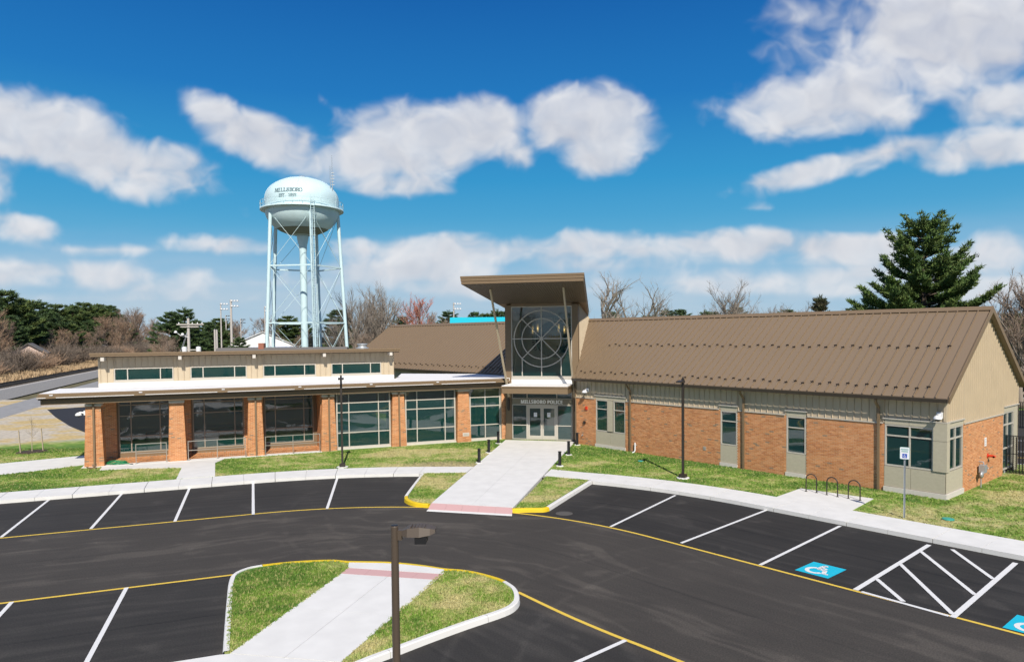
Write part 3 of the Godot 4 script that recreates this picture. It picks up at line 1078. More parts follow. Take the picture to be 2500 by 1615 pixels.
func brick_tone(r: RandomNumberGenerator) -> Color:
	var t := [Color(0.60, 0.272, 0.110), Color(0.56, 0.245, 0.096), Color(0.65, 0.315, 0.140), Color(0.51, 0.212, 0.082), Color(0.59, 0.285, 0.125), Color(0.61, 0.275, 0.112)]
	var c: Color = t[r.randi() % 6] * r.randf_range(0.9, 1.1)
	if r.randf() < 0.025:
		c = Color(0.30, 0.21, 0.13)
	c.a = 1.0
	return c


func brick_wall(frame: Transform3D, x0: float, x1: float, y0: float, y1: float, singles := 0, from_right := true) -> void:
	# mortar core 8 mm behind the brick faces, bricks in running bond; the "singles" largest in view are parts of their own
	var core := flat_box(Vector3(x0 + 0.004, y0 - 0.12, -0.22), Vector3(x1 - 0.004, y1, -0.007))
	var wall := on_station("brick_wall", core, mats.mortar, frame)
	var r := RandomNumberGenerator.new()
	r.seed = int(absf(x0 * 131.0)) + 7
	var rest := MB.new()
	rest.colored = true
	var L := 0.2135
	var H := 0.0676
	var list := []
	var row := 0
	var y := y0 - H * 1.0
	while y < y1 - 0.02:
		var x := x1 - (0.0 if row % 2 == 0 else L * 0.5) + (0.0 if row % 2 == 0 else 0.0)
		if row % 2 == 1:
			list.append([x1 - L * 0.5 + 0.01, x1, y])
		while x > x0 + 0.03:
			list.append([maxf(x0, x - L + 0.01), x, y])
			x -= L
		y += H
		row += 1
	list.sort_custom(func(a, b): return a[1] > b[1] if from_right else a[1] < b[1])
	for i in list.size():
		var b: Array = list[i]
		var top: float = minf(b[2] + H - 0.01, y1)
		var dz := r.randf_range(-0.002, 0.002)
		if i < singles and b[1] - b[0] > 0.1:
			var o := part(wall, "brick", box_mesh, mats["brick_%d" % (r.randi() % 5)])
			o.transform = Transform3D(Basis.from_scale(Vector3(b[1] - b[0], top - b[2], 0.09)), Vector3((b[0] + b[1]) / 2, (b[2] + top) / 2, -0.045 + dz))
		else:
			rest.col = brick_tone(r)
			var A := Vector3(b[0], b[2], -0.06)
			var B := Vector3(b[1], top, dz)
			rest.quad(Vector3(A.x, A.y, B.z), Vector3(B.x, A.y, B.z), Vector3(B.x, B.y, B.z), Vector3(A.x, B.y, B.z))
			rest.quad(Vector3(A.x, B.y, B.z), Vector3(B.x, B.y, B.z), Vector3(B.x, B.y, A.z), Vector3(A.x, B.y, A.z))
			rest.quad(Vector3(A.x, A.y, A.z), Vector3(B.x, A.y, A.z), Vector3(B.x, A.y, B.z), Vector3(A.x, A.y, B.z))
			rest.quad(Vector3(B.x, A.y, B.z), Vector3(B.x, A.y, A.z), Vector3(B.x, B.y, A.z), Vector3(B.x, B.y, B.z))
			rest.quad(Vector3(A.x, A.y, A.z), Vector3(A.x, A.y, B.z), Vector3(A.x, B.y, B.z), Vector3(A.x, B.y, A.z))
	if rest.v.size():
		stuff(part(wall, "brickwork", rest, mats.brick))


func siding(frame: Transform3D, x0: float, x1: float, y0: Callable, y1: Callable, z: float, pitch := 0.315, rib := 0.035, material: Material = null) -> void:
	var mt: Material = material if material else mats.siding_tan
	var back := MB.new()
	back.quad(Vector3(x0, y0.call(x0), z - 0.05), Vector3(x1, y0.call(x1), z - 0.05), Vector3(x1, y1.call(x1), z - 0.05), Vector3(x0, y1.call(x0), z - 0.05))
	var wall := on_station("siding", back, mt, frame)
	var x := x1
	while x > x0 + 0.02:
		var a := maxf(x0, x - pitch)
		var m := MB.new()
		var ya0: float = y0.call((a + x) / 2)
		var e := 0.004
		m.hexa([Vector3(a + e, ya0, z), Vector3(x - 0.05, ya0, z), Vector3(x - 0.05, ya0, z - 0.03), Vector3(a + e, ya0, z - 0.03),
			Vector3(a + e, y1.call(a + e), z), Vector3(x - 0.05, y1.call(x - 0.05), z), Vector3(x - 0.05, y1.call(x - 0.05), z - 0.03), Vector3(a + e, y1.call(a + e), z - 0.03)])
		# raised rib with sloping sides
		var q := [Vector2(x - 0.05, z), Vector2(x - 0.038, z + rib), Vector2(x - 0.012, z + rib), Vector2(x, z)]
		for i in 3:
			m.quad(Vector3(q[i].x, ya0, q[i].y), Vector3(q[i + 1].x, ya0, q[i + 1].y), Vector3(q[i + 1].x, y1.call(q[i + 1].x), q[i + 1].y), Vector3(q[i].x, y1.call(q[i].x), q[i].y))
		m.quad(Vector3(q[0].x, ya0, q[0].y), Vector3(q[3].x, ya0, q[3].y), Vector3(q[2].x, ya0, q[2].y), Vector3(q[1].x, ya0, q[1].y))
		part(wall, "siding_panel", m, mt)
		x -= pitch


func window(frame: Transform3D, x0: float, x1: float, y0: float, y1: float, z: float, vs: Array, hs: Array, glass: Material, bar := 0.055, called := "window", edge := 0.06, fm: Material = null) -> MeshInstance3D:
	var f := MB.new()
	var d := 0.09
	f.box(Vector3(x0, y0, z - d), Vector3(x0 + edge, y1, z + 0.02))
	f.box(Vector3(x1 - edge, y0, z - d), Vector3(x1, y1, z + 0.02))
	f.box(Vector3(x0 + edge, y0, z - d), Vector3(x1 - edge, y0 + edge, z + 0.018))
	f.box(Vector3(x0 + edge, y1 - edge, z - d), Vector3(x1 - edge, y1, z + 0.018))
	for v in vs:
		f.box(Vector3(v - bar / 2, y0 + edge, z - d), Vector3(v + bar / 2, y1 - edge, z + 0.016))
	var cuts := [x0 + edge - bar / 2]
	cuts.append_array(vs)
	cuts.append(x1 - edge + bar / 2)
	var rows := [y0 + edge - bar / 2]
	rows.append_array(hs)
	rows.append(y1 - edge + bar / 2)
	for h in hs:
		for i in cuts.size() - 1:
			f.box(Vector3(cuts[i] + bar / 2, h - bar / 2, z - d), Vector3(cuts[i + 1] - bar / 2, h + bar / 2, z + 0.012))
	var w := on_station(called, f, fm if fm else mats.frame_champagne, frame)
	for i in cuts.size() - 1:
		for j in rows.size() - 1:
			var p := MB.new()
			p.quad(Vector3(cuts[i] + bar / 2 - 0.01, rows[j] + bar / 2 - 0.01, z - 0.03), Vector3(cuts[i + 1] - bar / 2 + 0.01, rows[j] + bar / 2 - 0.01, z - 0.03), Vector3(cuts[i + 1] - bar / 2 + 0.01, rows[j + 1] - bar / 2 + 0.01, z - 0.03), Vector3(cuts[i] + bar / 2 - 0.01, rows[j + 1] - bar / 2 + 0.01, z - 0.03))
			part(w, "pane", p, glass)
	return w


func tilted_box(m: MB, a: Vector3, b: Vector3, c: Vector3, d: Vector3, t: float) -> void:   # slab under the quad abcd
	var n := (b - a).cross(c - a).normalized() * t
	m.hexa([a - n, b - n, c - n, d - n, a, b, c, d])


func panels(frame: Transform3D, x0: float, x1: float, y0: float, y1: float, z: float, cuts: Array) -> void:
	# fibre cement panels with open joints
	var b := flat_box(Vector3(x0 + 0.003, y0 + 0.003, z - 0.12), Vector3(x1 - 0.003, y1 - 0.003, z - 0.012))
	var w := on_station("panel_backing", b, mats.dark_brown, frame)
	var xs := [x0]
	xs.append_array(cuts)
	xs.append(x1)
	for i in xs.size() - 1:
		part(w, "wall_panel", flat_box(Vector3(xs[i] + 0.006, y0 + 0.006, z - 0.011), Vector3(xs[i + 1] - 0.006, y1 - 0.006, z)), mats.panel_cream)


func downspout(frame: Transform3D, x: float, pts: Array) -> void:
	var m := MB.new()
	for i in pts.size() - 1:
		var p := Vector3(x, pts[i].y, pts[i].x)
		var q := Vector3(x, pts[i + 1].y, pts[i + 1].x)
		m.bar(p, q + (q - p).normalized() * 0.03, 0.09, 0.075, Vector3.BACK if absf((q - p).normalized().y) > 0.9 else Vector3.UP)
	on_station("downspout", m, mats.trim_brown, frame)


const EAVE_Z := 0.38
const EAVE_Y := 4.06
const RIDGE_Z := -4.76
const RIDGE_Y := 7.72


func roof_y(z: float) -> float:
	if z >= RIDGE_Z:
		return lerpf(EAVE_Y, RIDGE_Y, (EAVE_Z - z) / (EAVE_Z - RIDGE_Z))
	return lerpf(RIDGE_Y, EAVE_Y, (RIDGE_Z - z) / (EAVE_Z - RIDGE_Z))


func make_station() -> void:
	FM = Transform3D(Basis(UM, Vector3.UP, -VM), CORNER)
	FG = Transform3D(Basis(VM, Vector3.UP, UM), CORNER)
	station = thing("police_station", "tan and brick police station with glazed entrance tower and brown metal roofs", "building", DOOR)
	s_inv = station.transform.affine_inverse()
	station_materials()
	main_wing()
	tower()
	porch_wing()


func main_wing() -> void:
	var flat := func(h: float) -> Callable: return func(_x: float) -> float: return h
	# ---- front wall: brick bays and window bays
	brick_wall(FM, -5.79, -2.36, 0.0, 2.835, 300, true)
	brick_wall(FM, -9.37, -6.78, 0.0, 2.835)
	brick_wall(FM, -16.62, -10.35, 0.0, 2.835)
	brick_wall(FM, -20.62, -18.95, 0.0, 2.835)
	var bays := [[-20.62, -18.95, 2.85], [-18.95, -16.62, 3.06], [-16.62, -10.35, 2.85], [-10.35, -9.37, 3.06], [-9.37, -6.78, 2.85], [-6.78, -5.79, 3.06], [-5.79, -2.36, 2.85], [-2.36, 0.0, 3.06]]
	for b in bays:
		siding(FM, b[0], b[1], flat.call(b[2] + 0.03), flat.call(4.02), -0.03)
		var hi: bool = b[2] > 3.0
		on_station("flashing", flat_box(Vector3(b[0] - (0.05 if hi else -0.052), b[2] - 0.02, -0.06), Vector3(b[1] + (0.05 if hi else -0.052), b[2] + 0.028, 0.055 if hi else 0.045)), mats.frame_champagne, FM)
	# window bays
	panels(FM, -18.94, -16.63, 2.82, 3.035, -0.01, [-17.98, -17.55])
	panels(FM, -18.94, -16.63, 0.17, 0.94, -0.01, [-17.78])
	panels(FM, -17.98, -17.55, 0.98, 2.82, 0.03, [])
	window(FM, -18.92, -17.99, 0.95, 2.82, -0.03, [], [2.27], mats.glass, 0.05, "window", 0.055)
	window(FM, -17.54, -16.64, 0.95, 2.82, -0.03, [], [2.27], mats.glass, 0.05, "window", 0.055)
	on_station("base_course", flat_box(Vector3(-18.97, -0.1, -0.2), Vector3(-16.6, 0.165, 0.04)), mats.cap_stone, FM)
	for x in [-10.34, -6.775]:
		panels(FM, x, x + 0.965, 2.80, 3.035, -0.01, [])
		panels(FM, x, x + 0.965, 0.17, 1.06, -0.01, [])
		window(FM, x + 0.01, x + 0.955, 1.07, 2.80, -0.03, [], [2.28], mats.glass, 0.05, "window", 0.06)
		on_station("base_course", flat_box(Vector3(x - 0.02, -0.1, -0.2), Vector3(x + 0.985, 0.165, 0.04)), mats.cap_stone, FM)
	# corner bay
	panels(FM, -2.35, -0.46, 2.82, 3.035, 0.0, [-1.38])
	panels(FM, -2.35, 0.0, 0.20, 1.06, 0.0, [-1.30])
	window(FM, -2.34, -0.45, 1.07, 2.82, -0.03, [-1.36], [2.36], mats.glass, 0.06, "window", 0.065)
	var cp := MB.new()
	cp.box(Vector3(-0.45, 1.075, -0.28), Vector3(0.055, 2.30, 0.05))
	on_station("corner_panel", cp, mats.panel_cream, FM)
	var cq := MB.new()
	cq.box(Vector3(-0.45, 2.312, -0.28), Vector3(0.055, 3.03, 0.05))
	on_station("corner_panel", cq, mats.panel_cream, FM)
	on_station("base_course", flat_box(Vector3(-2.36, -0.1, -1.95), Vector3(0.06, 0.19, 0.06)), mats.cap_stone, FM)
	# ---- gable end
	var rake := func(v: float) -> float: return roof_y(-v) - 0.10
	siding(FG, 0.0, 1.97, flat.call(3.09), rake, -0.03, 0.25, 0.055)
	siding(FG, 1.97, 7.27, flat.call(2.88), rake, -0.03, 0.25, 0.055)
	siding(FG, 7.27, 9.5, flat.call(3.19), rake, -0.03, 0.25, 0.055)
	on_station("flashing", flat_box(Vector3(0.0, 3.035, -0.06), Vector3(2.02, 3.09, 0.055)), mats.frame_champagne, FG)
	on_station("flashing", flat_box(Vector3(2.03, 2.83, -0.06), Vector3(7.24, 2.88, 0.045)), mats.frame_champagne, FG)
	on_station("flashing", flat_box(Vector3(7.25, 3.14, -0.06), Vector3(9.52, 3.19, 0.055)), mats.frame_champagne, FG)
	brick_wall(FG, 1.97, 7.25, 0.0, 2.835, 0)
	panels(FG, 0.06, 1.96, 0.20, 1.06, 0.0, [])
	panels(FG, 0.29, 1.96, 2.84, 3.03, 0.0, [])
	window(FG, 0.29, 1.96, 1.07, 2.84, -0.03, [1.12], [2.36], mats.glass, 0.06, "window", 0.06)
	panels(FG, 8.9, 9.5, 0.0, 3.13, 0.0, [])
	panels(FG, 7.26, 8.9, 2.9, 3.13, 0.0, [])
	window(FG, 7.26, 8.9, 0.2, 2.9, -0.03, [8.0], [1.2, 2.3], mats.glass, 0.06, "window", 0.06)
	on_station("corner_trim", flat_box(Vector3(-0.09, 3.1, -0.09), Vector3(0.012, 3.96, 0.012)), mats.siding_tan, FM)
	# ---- hidden sides close the shell
	var shell := MB.new()
	shell.box(Vector3(-50.2, -0.1, -9.52), Vector3(0.0, 4.0, -9.4))
	shell.box(Vector3(-50.3, -0.1, -9.4), Vector3(-50.15, 4.0, -0.2))
	on_station("rear_wall", shell, mats.siding_tan, FM)
	var flr := MB.new()
	flr.box(Vector3(-50.1, -0.1, -9.3), Vector3(-0.2, 0.0, -0.25))
	on_station("floor", flr, mats.interior_floor, FM)
	var inn := MB.new()
	inn.box(Vector3(-20.0, 0.0, -3.6), Vector3(-0.25, 3.2, -3.5))
	inn.box(Vector3(-20.6, 3.2, -9.3), Vector3(-0.25, 3.3, -0.3))
	for x in [-4.3, -7.9, -12.5]:
		inn.box(Vector3(x, 0.0, -3.5), Vector3(x + 0.1, 3.2, -0.3))
	on_station("inner_wall", inn, mats.interior, FM)
	# gable behind the porch roofs
	siding(FM, -50.2, -26.6, flat.call(2.8), flat.call(4.02), -0.03)
	# ---- roof
	var sl := (RIDGE_Y - EAVE_Y) / (EAVE_Z - RIDGE_Z)
	var up := Vector3(0, EAVE_Z - RIDGE_Z, RIDGE_Y - EAVE_Y).normalized()   # normal of the front slope
	var deck := MB.new()
	for seg_ in [[-20.6, 0.2], [-50.3, -29.4]]:
		tilted_box(deck, Vector3(seg_[0], EAVE_Y - 0.02, EAVE_Z), Vector3(seg_[1], EAVE_Y - 0.02, EAVE_Z), Vector3(seg_[1], RIDGE_Y - 0.02, RIDGE_Z), Vector3(seg_[0], RIDGE_Y - 0.02, RIDGE_Z), 0.14)
	var bz := 2.0 * RIDGE_Z - EAVE_Z
	tilted_box(deck, Vector3(-50.3, RIDGE_Y, RIDGE_Z), Vector3(0.2, RIDGE_Y, RIDGE_Z), Vector3(0.2, EAVE_Y, bz), Vector3(-50.3, EAVE_Y, bz), 0.14)
	var roof := on_station("roof", deck, mats.roof_brown, FM)
	var x := 0.14
	var pitch := 0.4065
	var k := 0
	var guards := []
	while x > -50.2:
		var a := x - pitch
		# where the tower stands, the panel stops at its wall
		var lo0 := EAVE_Z
		var lo1 := EAVE_Z
		var hi0 := RIDGE_Z
		var hi1 := RIDGE_Z
		var cut := func(xx: float, lim: float) -> float: return (lim + 0.8142 * xx) / 0.5805
		if x > -26.0:
			lo0 = minf(EAVE_Z, cut.call(a, 16.75))
			lo1 = minf(EAVE_Z, cut.call(x, 16.75))
		else:
			hi0 = maxf(RIDGE_Z, cut.call(a, 21.43))
			hi1 = maxf(RIDGE_Z, cut.call(x, 21.43))
		if (lo0 + lo1) * 0.5 > (hi0 + hi1) * 0.5 + 0.05:
			var m := MB.new()
			var y := func(z: float) -> float: return roof_y(z) + 0.004
			lo0 = maxf(lo0, hi0)
			lo1 = maxf(lo1, hi1)
			hi0 = minf(lo0, hi0)
			hi1 = minf(lo1, hi1)
			m.quad(Vector3(a, y.call(lo0), lo0), Vector3(x, y.call(lo1), lo1), Vector3(x, y.call(hi1), hi1), Vector3(a, y.call(hi0), hi0))
			m.quad(Vector3(a, y.call(lo0) - 0.05, lo0), Vector3(x, y.call(lo1) - 0.05, lo1), Vector3(x, y.call(lo1), lo1), Vector3(a, y.call(lo0), lo0))
			# standing seam on the left edge
			var h := up * 0.055
			var w := Vector3(0.014, 0, 0)
			var p0 := Vector3(a, y.call(lo0), lo0)
			var p1 := Vector3(a, y.call(hi0), hi0)
			m.hexa([p0 - w, p0 + w, p1 + w, p1 - w, p0 - w + h, p0 + w + h, p1 + w + h, p1 - w + h])
			part(roof, "roof_panel", m, mats.roof_brown)
			var z1 := -0.04 if k % 2 == 0 else -0.14
			if lo0 > 0.2 and hi0 < -0.3 and x < 0.0:
				guards.append(Vector3(a, roof_y(z1), z1))
			var z2 := -2.29 if k % 2 == 0 else -2.41
			if x > -19.4 and x < 0.0:
				guards.append(Vector3(a, roof_y(z2), z2))
		x = a
		k += 1
	var gm := MB.new()
	gm.box(Vector3(-0.015, 0.03, -0.03), Vector3(0.015, 0.10, 0.05))
	gm.box(Vector3(-0.075, 0.055, 0.035), Vector3(0.075, 0.115, 0.055))
	var gmesh := gm.commit()
	for g in guards:
		part(roof, "snow_guard", gmesh, mats.dark_brown, Transform3D(Basis(Vector3.RIGHT, atan(sl)), g))
	# ridge cap, gutter, rakes
	var rc := MB.new()
	tilted_box(rc, Vector3(-50.32, RIDGE_Y - 0.10, RIDGE_Z + 0.24), Vector3(0.24, RIDGE_Y - 0.10, RIDGE_Z + 0.24), Vector3(0.24, RIDGE_Y + 0.075, RIDGE_Z), Vector3(-50.32, RIDGE_Y + 0.075, RIDGE_Z), 0.02)
	tilted_box(rc, Vector3(-50.32, RIDGE_Y + 0.075, RIDGE_Z), Vector3(0.24, RIDGE_Y + 0.075, RIDGE_Z), Vector3(0.24, RIDGE_Y - 0.10, RIDGE_Z - 0.24), Vector3(-50.32, RIDGE_Y - 0.10, RIDGE_Z - 0.24), 0.02)
	part(roof, "ridge_cap", rc, mats.trim_brown)
	for r in [[-20.45, 0.2], [-50.3, -27.3]]:
		var gt := MB.new()
		gt.box(Vector3(r[0], 3.90, EAVE_Z + 0.01), Vector3(r[1], 3.92, EAVE_Z + 0.12))
		gt.hexa([Vector3(r[0], 3.90, EAVE_Z + 0.12), Vector3(r[1], 3.90, EAVE_Z + 0.12), Vector3(r[1], 3.90, EAVE_Z + 0.105), Vector3(r[0], 3.90, EAVE_Z + 0.105), Vector3(r[0], 4.045, EAVE_Z + 0.15), Vector3(r[1], 4.045, EAVE_Z + 0.15), Vector3(r[1], 4.045, EAVE_Z + 0.135), Vector3(r[0], 4.045, EAVE_Z + 0.135)])
		gt.box(Vector3(r[1] - 0.01, 3.90, EAVE_Z), Vector3(r[1], 4.04, EAVE_Z + 0.14))
		part(roof, "gutter", gt, mats.dark_brown)
		part(roof, "soffit", flat_box(Vector3(r[0], 3.93, -0.02), Vector3(r[1] - 0.05, 3.96, EAVE_Z)), mats.trim_brown)
	for s in [1.0, -1.0]:
		var e := EAVE_Z if s > 0 else bz
		var rk := MB.new()
		var p := [Vector3(0.2, EAVE_Y - 0.2, e), Vector3(0.2, RIDGE_Y - 0.2, RIDGE_Z), Vector3(0.2, RIDGE_Y + 0.06, RIDGE_Z), Vector3(0.2, EAVE_Y + 0.06, e)]
		var o := Vector3(0.05, 0, 0)
		if s > 0:
			rk.hexa([p[0], p[0] + o, p[1] + o, p[1], p[3], p[3] + o, p[2] + o, p[2]])
		else:
			rk.hexa([p[1], p[1] + o, p[0] + o, p[0], p[2], p[2] + o, p[3] + o, p[3]])
		part(roof, "rake_trim", rk, mats.trim_brown)
	for xx in [-16.2, -8.98, -2.56]:
		downspout(FM, xx, [Vector2(EAVE_Z + 0.06, 3.9), Vector2(EAVE_Z + 0.02, 3.8), Vector2(0.09, 3.5), Vector2(0.09, 3.02), Vector2(0.075, 2.78), Vector2(0.065, 0.0)])


func ring(m: MB, cx: float, cy: float, r: float, w: float, z0: float, z1: float) -> void:
	var n := 72
	for i in n:
		var a := TAU * i / n
		var b := TAU * (i + 1) / n
		var p := func(t: float, rr: float, z: float) -> Vector3: return Vector3(cx + cos(t) * rr, cy + sin(t) * rr, z)
		var i0 := r - w / 2
		var i1 := r + w / 2
		m.quad(p.call(a, i0, z1), p.call(a, i1, z1), p.call(b, i1, z1), p.call(b, i0, z1))
		m.quad(p.call(a, i1, z0), p.call(b, i1, z0), p.call(b, i1, z1), p.call(a, i1, z1))
		m.quad(p.call(b, i0, z0), p.call(a, i0, z0), p.call(a, i0, z1), p.call(b, i0, z1))


func tower() -> void:
	FT = Transform3D(Basis(UT, Vector3.UP, Vector3(-UT.z, 0, UT.x)), DOOR)
	var B: Material = mats.trim_brown
	# corner columns and head of the front
	for s in [-1.0, 1.0]:
		var c := MB.new()
		c.box(Vector3(minf(s * 1.975, s * 2.37), 0.42 if s < 0 else -0.1, -0.35), Vector3(maxf(s * 1.975, s * 2.37), 8.62, 0.0))
		on_station("tower_column", c, B, FT)
		var b := MB.new()
		b.box(Vector3(minf(s * 1.975, s * 2.39), -0.1, -0.36), Vector3(maxf(s * 1.975, s * 2.39), 0.42, 0.02))
		on_station("column_base", b, B, FT)
	on_station("tower_head", flat_box(Vector3(-1.97, 8.53, -0.35), Vector3(1.97, 8.74, -0.005)), B, FT)
	on_station("return_wall", flat_box(Vector3(2.30, -0.1, 0.002), Vector3(2.372, 4.1, 0.93)), B, FT)
	# side walls with siding, roof high
	var top := func(z: float) -> float: return 8.72 + 0.167 * z
	var FR := FT * Transform3D(Basis(Vector3(0, 0, -1), Vector3.UP, Vector3(1, 0, 0)), Vector3(2.37, 0, 0))     # right side, x runs back
	siding(FR, 0.30, 5.4, func(_x): return 3.0, func(xx): return top.call(-xx) - 0.01, -0.01, 0.27, 0.03)
	on_station("corner_trim", flat_box(Vector3(2.27, 3.9, -0.36), Vector3(2.385, 8.6, -0.35)), B, FT)
	var FLs := FT * Transform3D(Basis(Vector3(0, 0, 1), Vector3.UP, Vector3(-1, 0, 0)), Vector3(-2.37, 0, -5.4))
	siding(FLs, 0.0, 5.1, func(_x): return 3.0, func(xx): return top.call(xx - 5.4) - 0.01, -0.01, 0.27, 0.03)
	var rear := MB.new()
	rear.box(Vector3(-2.3, 0, -5.5), Vector3(2.3, 7.7, -5.4))
	rear.box(Vector3(-2.34, -0.1, -5.4), Vector3(-2.30, 7.6, -0.36))
	rear.box(Vector3(2.26, -0.1, -5.4), Vector3(2.30, 7.6, -0.36))
	on_station("inner_wall", rear, mats.interior, FT)
	on_station("lobby_floor", flat_box(Vector3(-2.3, -0.1, -5.4), Vector3(2.3, 0.0, -0.1)), mats.interior_floor, FT)
	# lobby back wall with the seal
	on_station("lobby_wall", flat_box(Vector3(-2.29, 0.0, -4.4), Vector3(2.29, 7.9, -4.3)), mats.lobby_paint, FT)
	var gold := mat("seal_gold", lin(0.42, 0.36, 0.16), 0.6)
	var navy := mat("seal_navy", lin(0.008, 0.010, 0.016), 0.6)
	var disc := MB.new()
	disc.lathe([Vector2(0.0, 0.0), Vector2(1.27, 0.0), Vector2(1.27, 0.03), Vector2(0.0, 0.03)], 64)
	var seal := on_station("wall_seal", disc, navy, FT * Transform3D(Basis(Vector3.RIGHT, PI / 2), Vector3(0.0, 6.38, -4.295)))
	var loc := Transform3D(Basis(Vector3.RIGHT, -PI / 2), Vector3.ZERO)
	var sh := MB.new()
	var badge := P([-0.62, 0.42, -0.3, 0.62, 0.0, 0.72, 0.3, 0.62, 0.62, 0.42, 0.7, 0.0, 0.55, -0.45, 0.0, -0.9, -0.55, -0.45, -0.7, 0.0])
	sh.prism(badge, 0.031, 0.045)
	part(seal, "badge", sh, gold, Transform3D(Basis(Vector3(1, 0, 0), Vector3(0, 1, 0), Vector3(0, 0, -1)), Vector3.ZERO))
	var face := func(tm: TextMesh, x: float, y: float, turn: float, m: Material, parent: Node, nm: String, depth := 0.06) -> void:
		var o := part(parent, nm, tm, m, loc * Transform3D(Basis(Vector3.BACK, turn), Vector3(x, y, depth)))
		o.name = nm
	var pale := mat("seal_letter", lin(0.40, 0.40, 0.38), 0.6)
	face.call(text_mesh("POLICE", 0.26, 0.02), 0.0, 0.22, 0.0, pale, seal, "seal_word")
	for wd in [["MILLSBORO", 0.62, 95.0, 0.11, 9.5, gold, 0.07], ["COMMUNITY", 1.45, 62.0, 0.17, 7.0, navy, 0.02], ["CHARACTER", 1.45, 180.0, 0.17, 7.0, navy, 0.02], ["HONOR", 1.45, -62.0, 0.17, -7.0, navy, 0.02]]:
		var s: String = wd[0]
		for i in s.length():
			var an: float = deg_to_rad(wd[2] - (i - (s.length() - 1) / 2.0) * wd[4])
			var tilt := an - PI / 2 if wd[4] > 0 else an + PI / 2
			face.call(text_mesh(s[i], wd[3], 0.01), cos(an) * wd[1], sin(an) * wd[1], tilt, wd[5], seal, "seal_letter", wd[6])
	# pendant lamps in the lobby
	var glow := mat("pendant_glow", lin(0.5, 0.46, 0.33), 0.5)
	glow.emission_enabled = true
	glow.emission = Color(1.0, 0.88, 0.55)
	glow.emission_energy_multiplier = 0.12
	for q in [[-0.55, 7.15, -1.6], [0.85, 7.15, -1.6], [-1.2, 7.05, -3.0], [0.95, 7.05, -3.2]]:
		var pm := MB.new()
		pm.lathe([Vector2(0.0, -0.28), Vector2(0.075, -0.28), Vector2(0.075, 0.28), Vector2(0.0, 0.28)], 16)
		var pn := on_station("pendant_lamp", pm, glow, FT * Transform3D(Basis.IDENTITY, Vector3(q[0], q[1], q[2])))
		part(pn, "cord", flat_box(Vector3(-0.006, 0.28, -0.006), Vector3(0.006, 1.1, 0.006)), mats.black_metal)
		var ol := OmniLight3D.new()
		ol.name = "pendant_light"
		ol.light_color = Color(1.0, 0.88, 0.62)
		ol.light_energy = 0.10
		ol.light_size = 0.12
		ol.omni_range = 9.0
		ol.omni_attenuation = 2.0
		ol.shadow_enabled = true
		pn.add_child(ol)
		ol.position = Vector3(0, -0.02, 0.13)
	# great window with the two rings
	var w := MB.new()
	var z1 := -0.02
	var z0 := -0.12
	for q in [[-1.97, 4.03, -1.91, 8.53], [1.91, 4.03, 1.97, 8.53], [-1.91, 4.03, 1.91, 4.09], [-1.91, 8.47, 1.91, 8.53]]:
		w.box(Vector3(q[0], q[1], z0), Vector3(q[2], q[3], z1))
	w.box(Vector3(-0.03, 4.09, z0), Vector3(0.03, 8.47, z1 - 0.004))
	w.box(Vector3(-1.91, 6.44, z0), Vector3(-0.03, 6.50, z1 - 0.004))
	w.box(Vector3(0.03, 6.44, z0), Vector3(1.91, 6.50, z1 - 0.004))
	for s in [-1.0, 1.0]:
		w.box(Vector3(s * 1.265 - 0.028, 4.09, z0), Vector3(s * 1.265 + 0.028, 5.22, z1 - 0.004))
	var gw := on_station("great_window", w, mats.frame_champagne, FT)
	for rr in [1.79, 1.27]:
		var rm := MB.new()
		ring(rm, 0.0, 6.47, rr, 0.058, z0, z1 - 0.008)
		part(gw, "ring_mullion", rm, mats.frame_champagne)
	for s in [[1, 1], [1, -1], [-1, 1], [-1, -1]]:
		var bm := MB.new()
		bm.bar(Vector3(s[0] * 0.03, 6.47 + s[1] * 0.03, -0.07), Vector3(s[0] * 1.255, 6.47 + s[1] * 1.255, -0.07), 0.085, 0.052, Vector3(-s[1], s[0], 0).normalized())
		part(gw, "spoke", bm, mats.frame_champagne)
	for q in [[-1.91, 4.09, 0.0, 6.47], [0.0, 4.09, 1.91, 6.47], [-1.91, 6.47, 0.0, 8.47], [0.0, 6.47, 1.91, 8.47]]:
		var pm := MB.new()
		pm.quad(Vector3(q[0], q[1], -0.085), Vector3(q[2], q[1], -0.085), Vector3(q[2], q[3], -0.085), Vector3(q[0], q[3], -0.085))
		part(gw, "pane", pm, mats.lobby_glass)
	on_station("window_apron", flat_box(Vector3(-1.97, 3.88, -0.2), Vector3(1.97, 4.028, 0.03)), mats.frame_champagne, FT)
	on_station("roof_upstand", flat_box(Vector3(-1.97, 3.5, -0.2), Vector3(1.97, 3.878, 0.015)), mats.roof_white, FT)
	# low canopy over the doors
	var cn := MB.new()
	cn.box(Vector3(-2.05, 3.14, 0.02), Vector3(2.05, 3.50, 2.2))
	cn.box(Vector3(-2.09, 3.50, 0.02), Vector3(2.09, 3.585, 2.24))
	var can := on_station("door_canopy", cn, B, FT)
	part(can, "canopy_roof", flat_box(Vector3(-2.05, 3.586, 0.02), Vector3(2.05, 3.625, 2.19)), mats.roof_white)
	# sign band with the name
	on_station("sign_band", flat_box(Vector3(-1.95, 2.27, -0.14), Vector3(1.95, 2.625, -0.03)), mat("sign_olive", lin(0.21, 0.19, 0.14), 0.6), FT)
	var tm := text_mesh("MILLSBORO POLICE", 0.215, 0.03)
	var nm := on_station("name_lettering", tm, mats.letter_white, FT * Transform3D(Basis.IDENTITY, Vector3(-0.02, 2.44, -0.012)))
	var bb := tm.get_aabb()
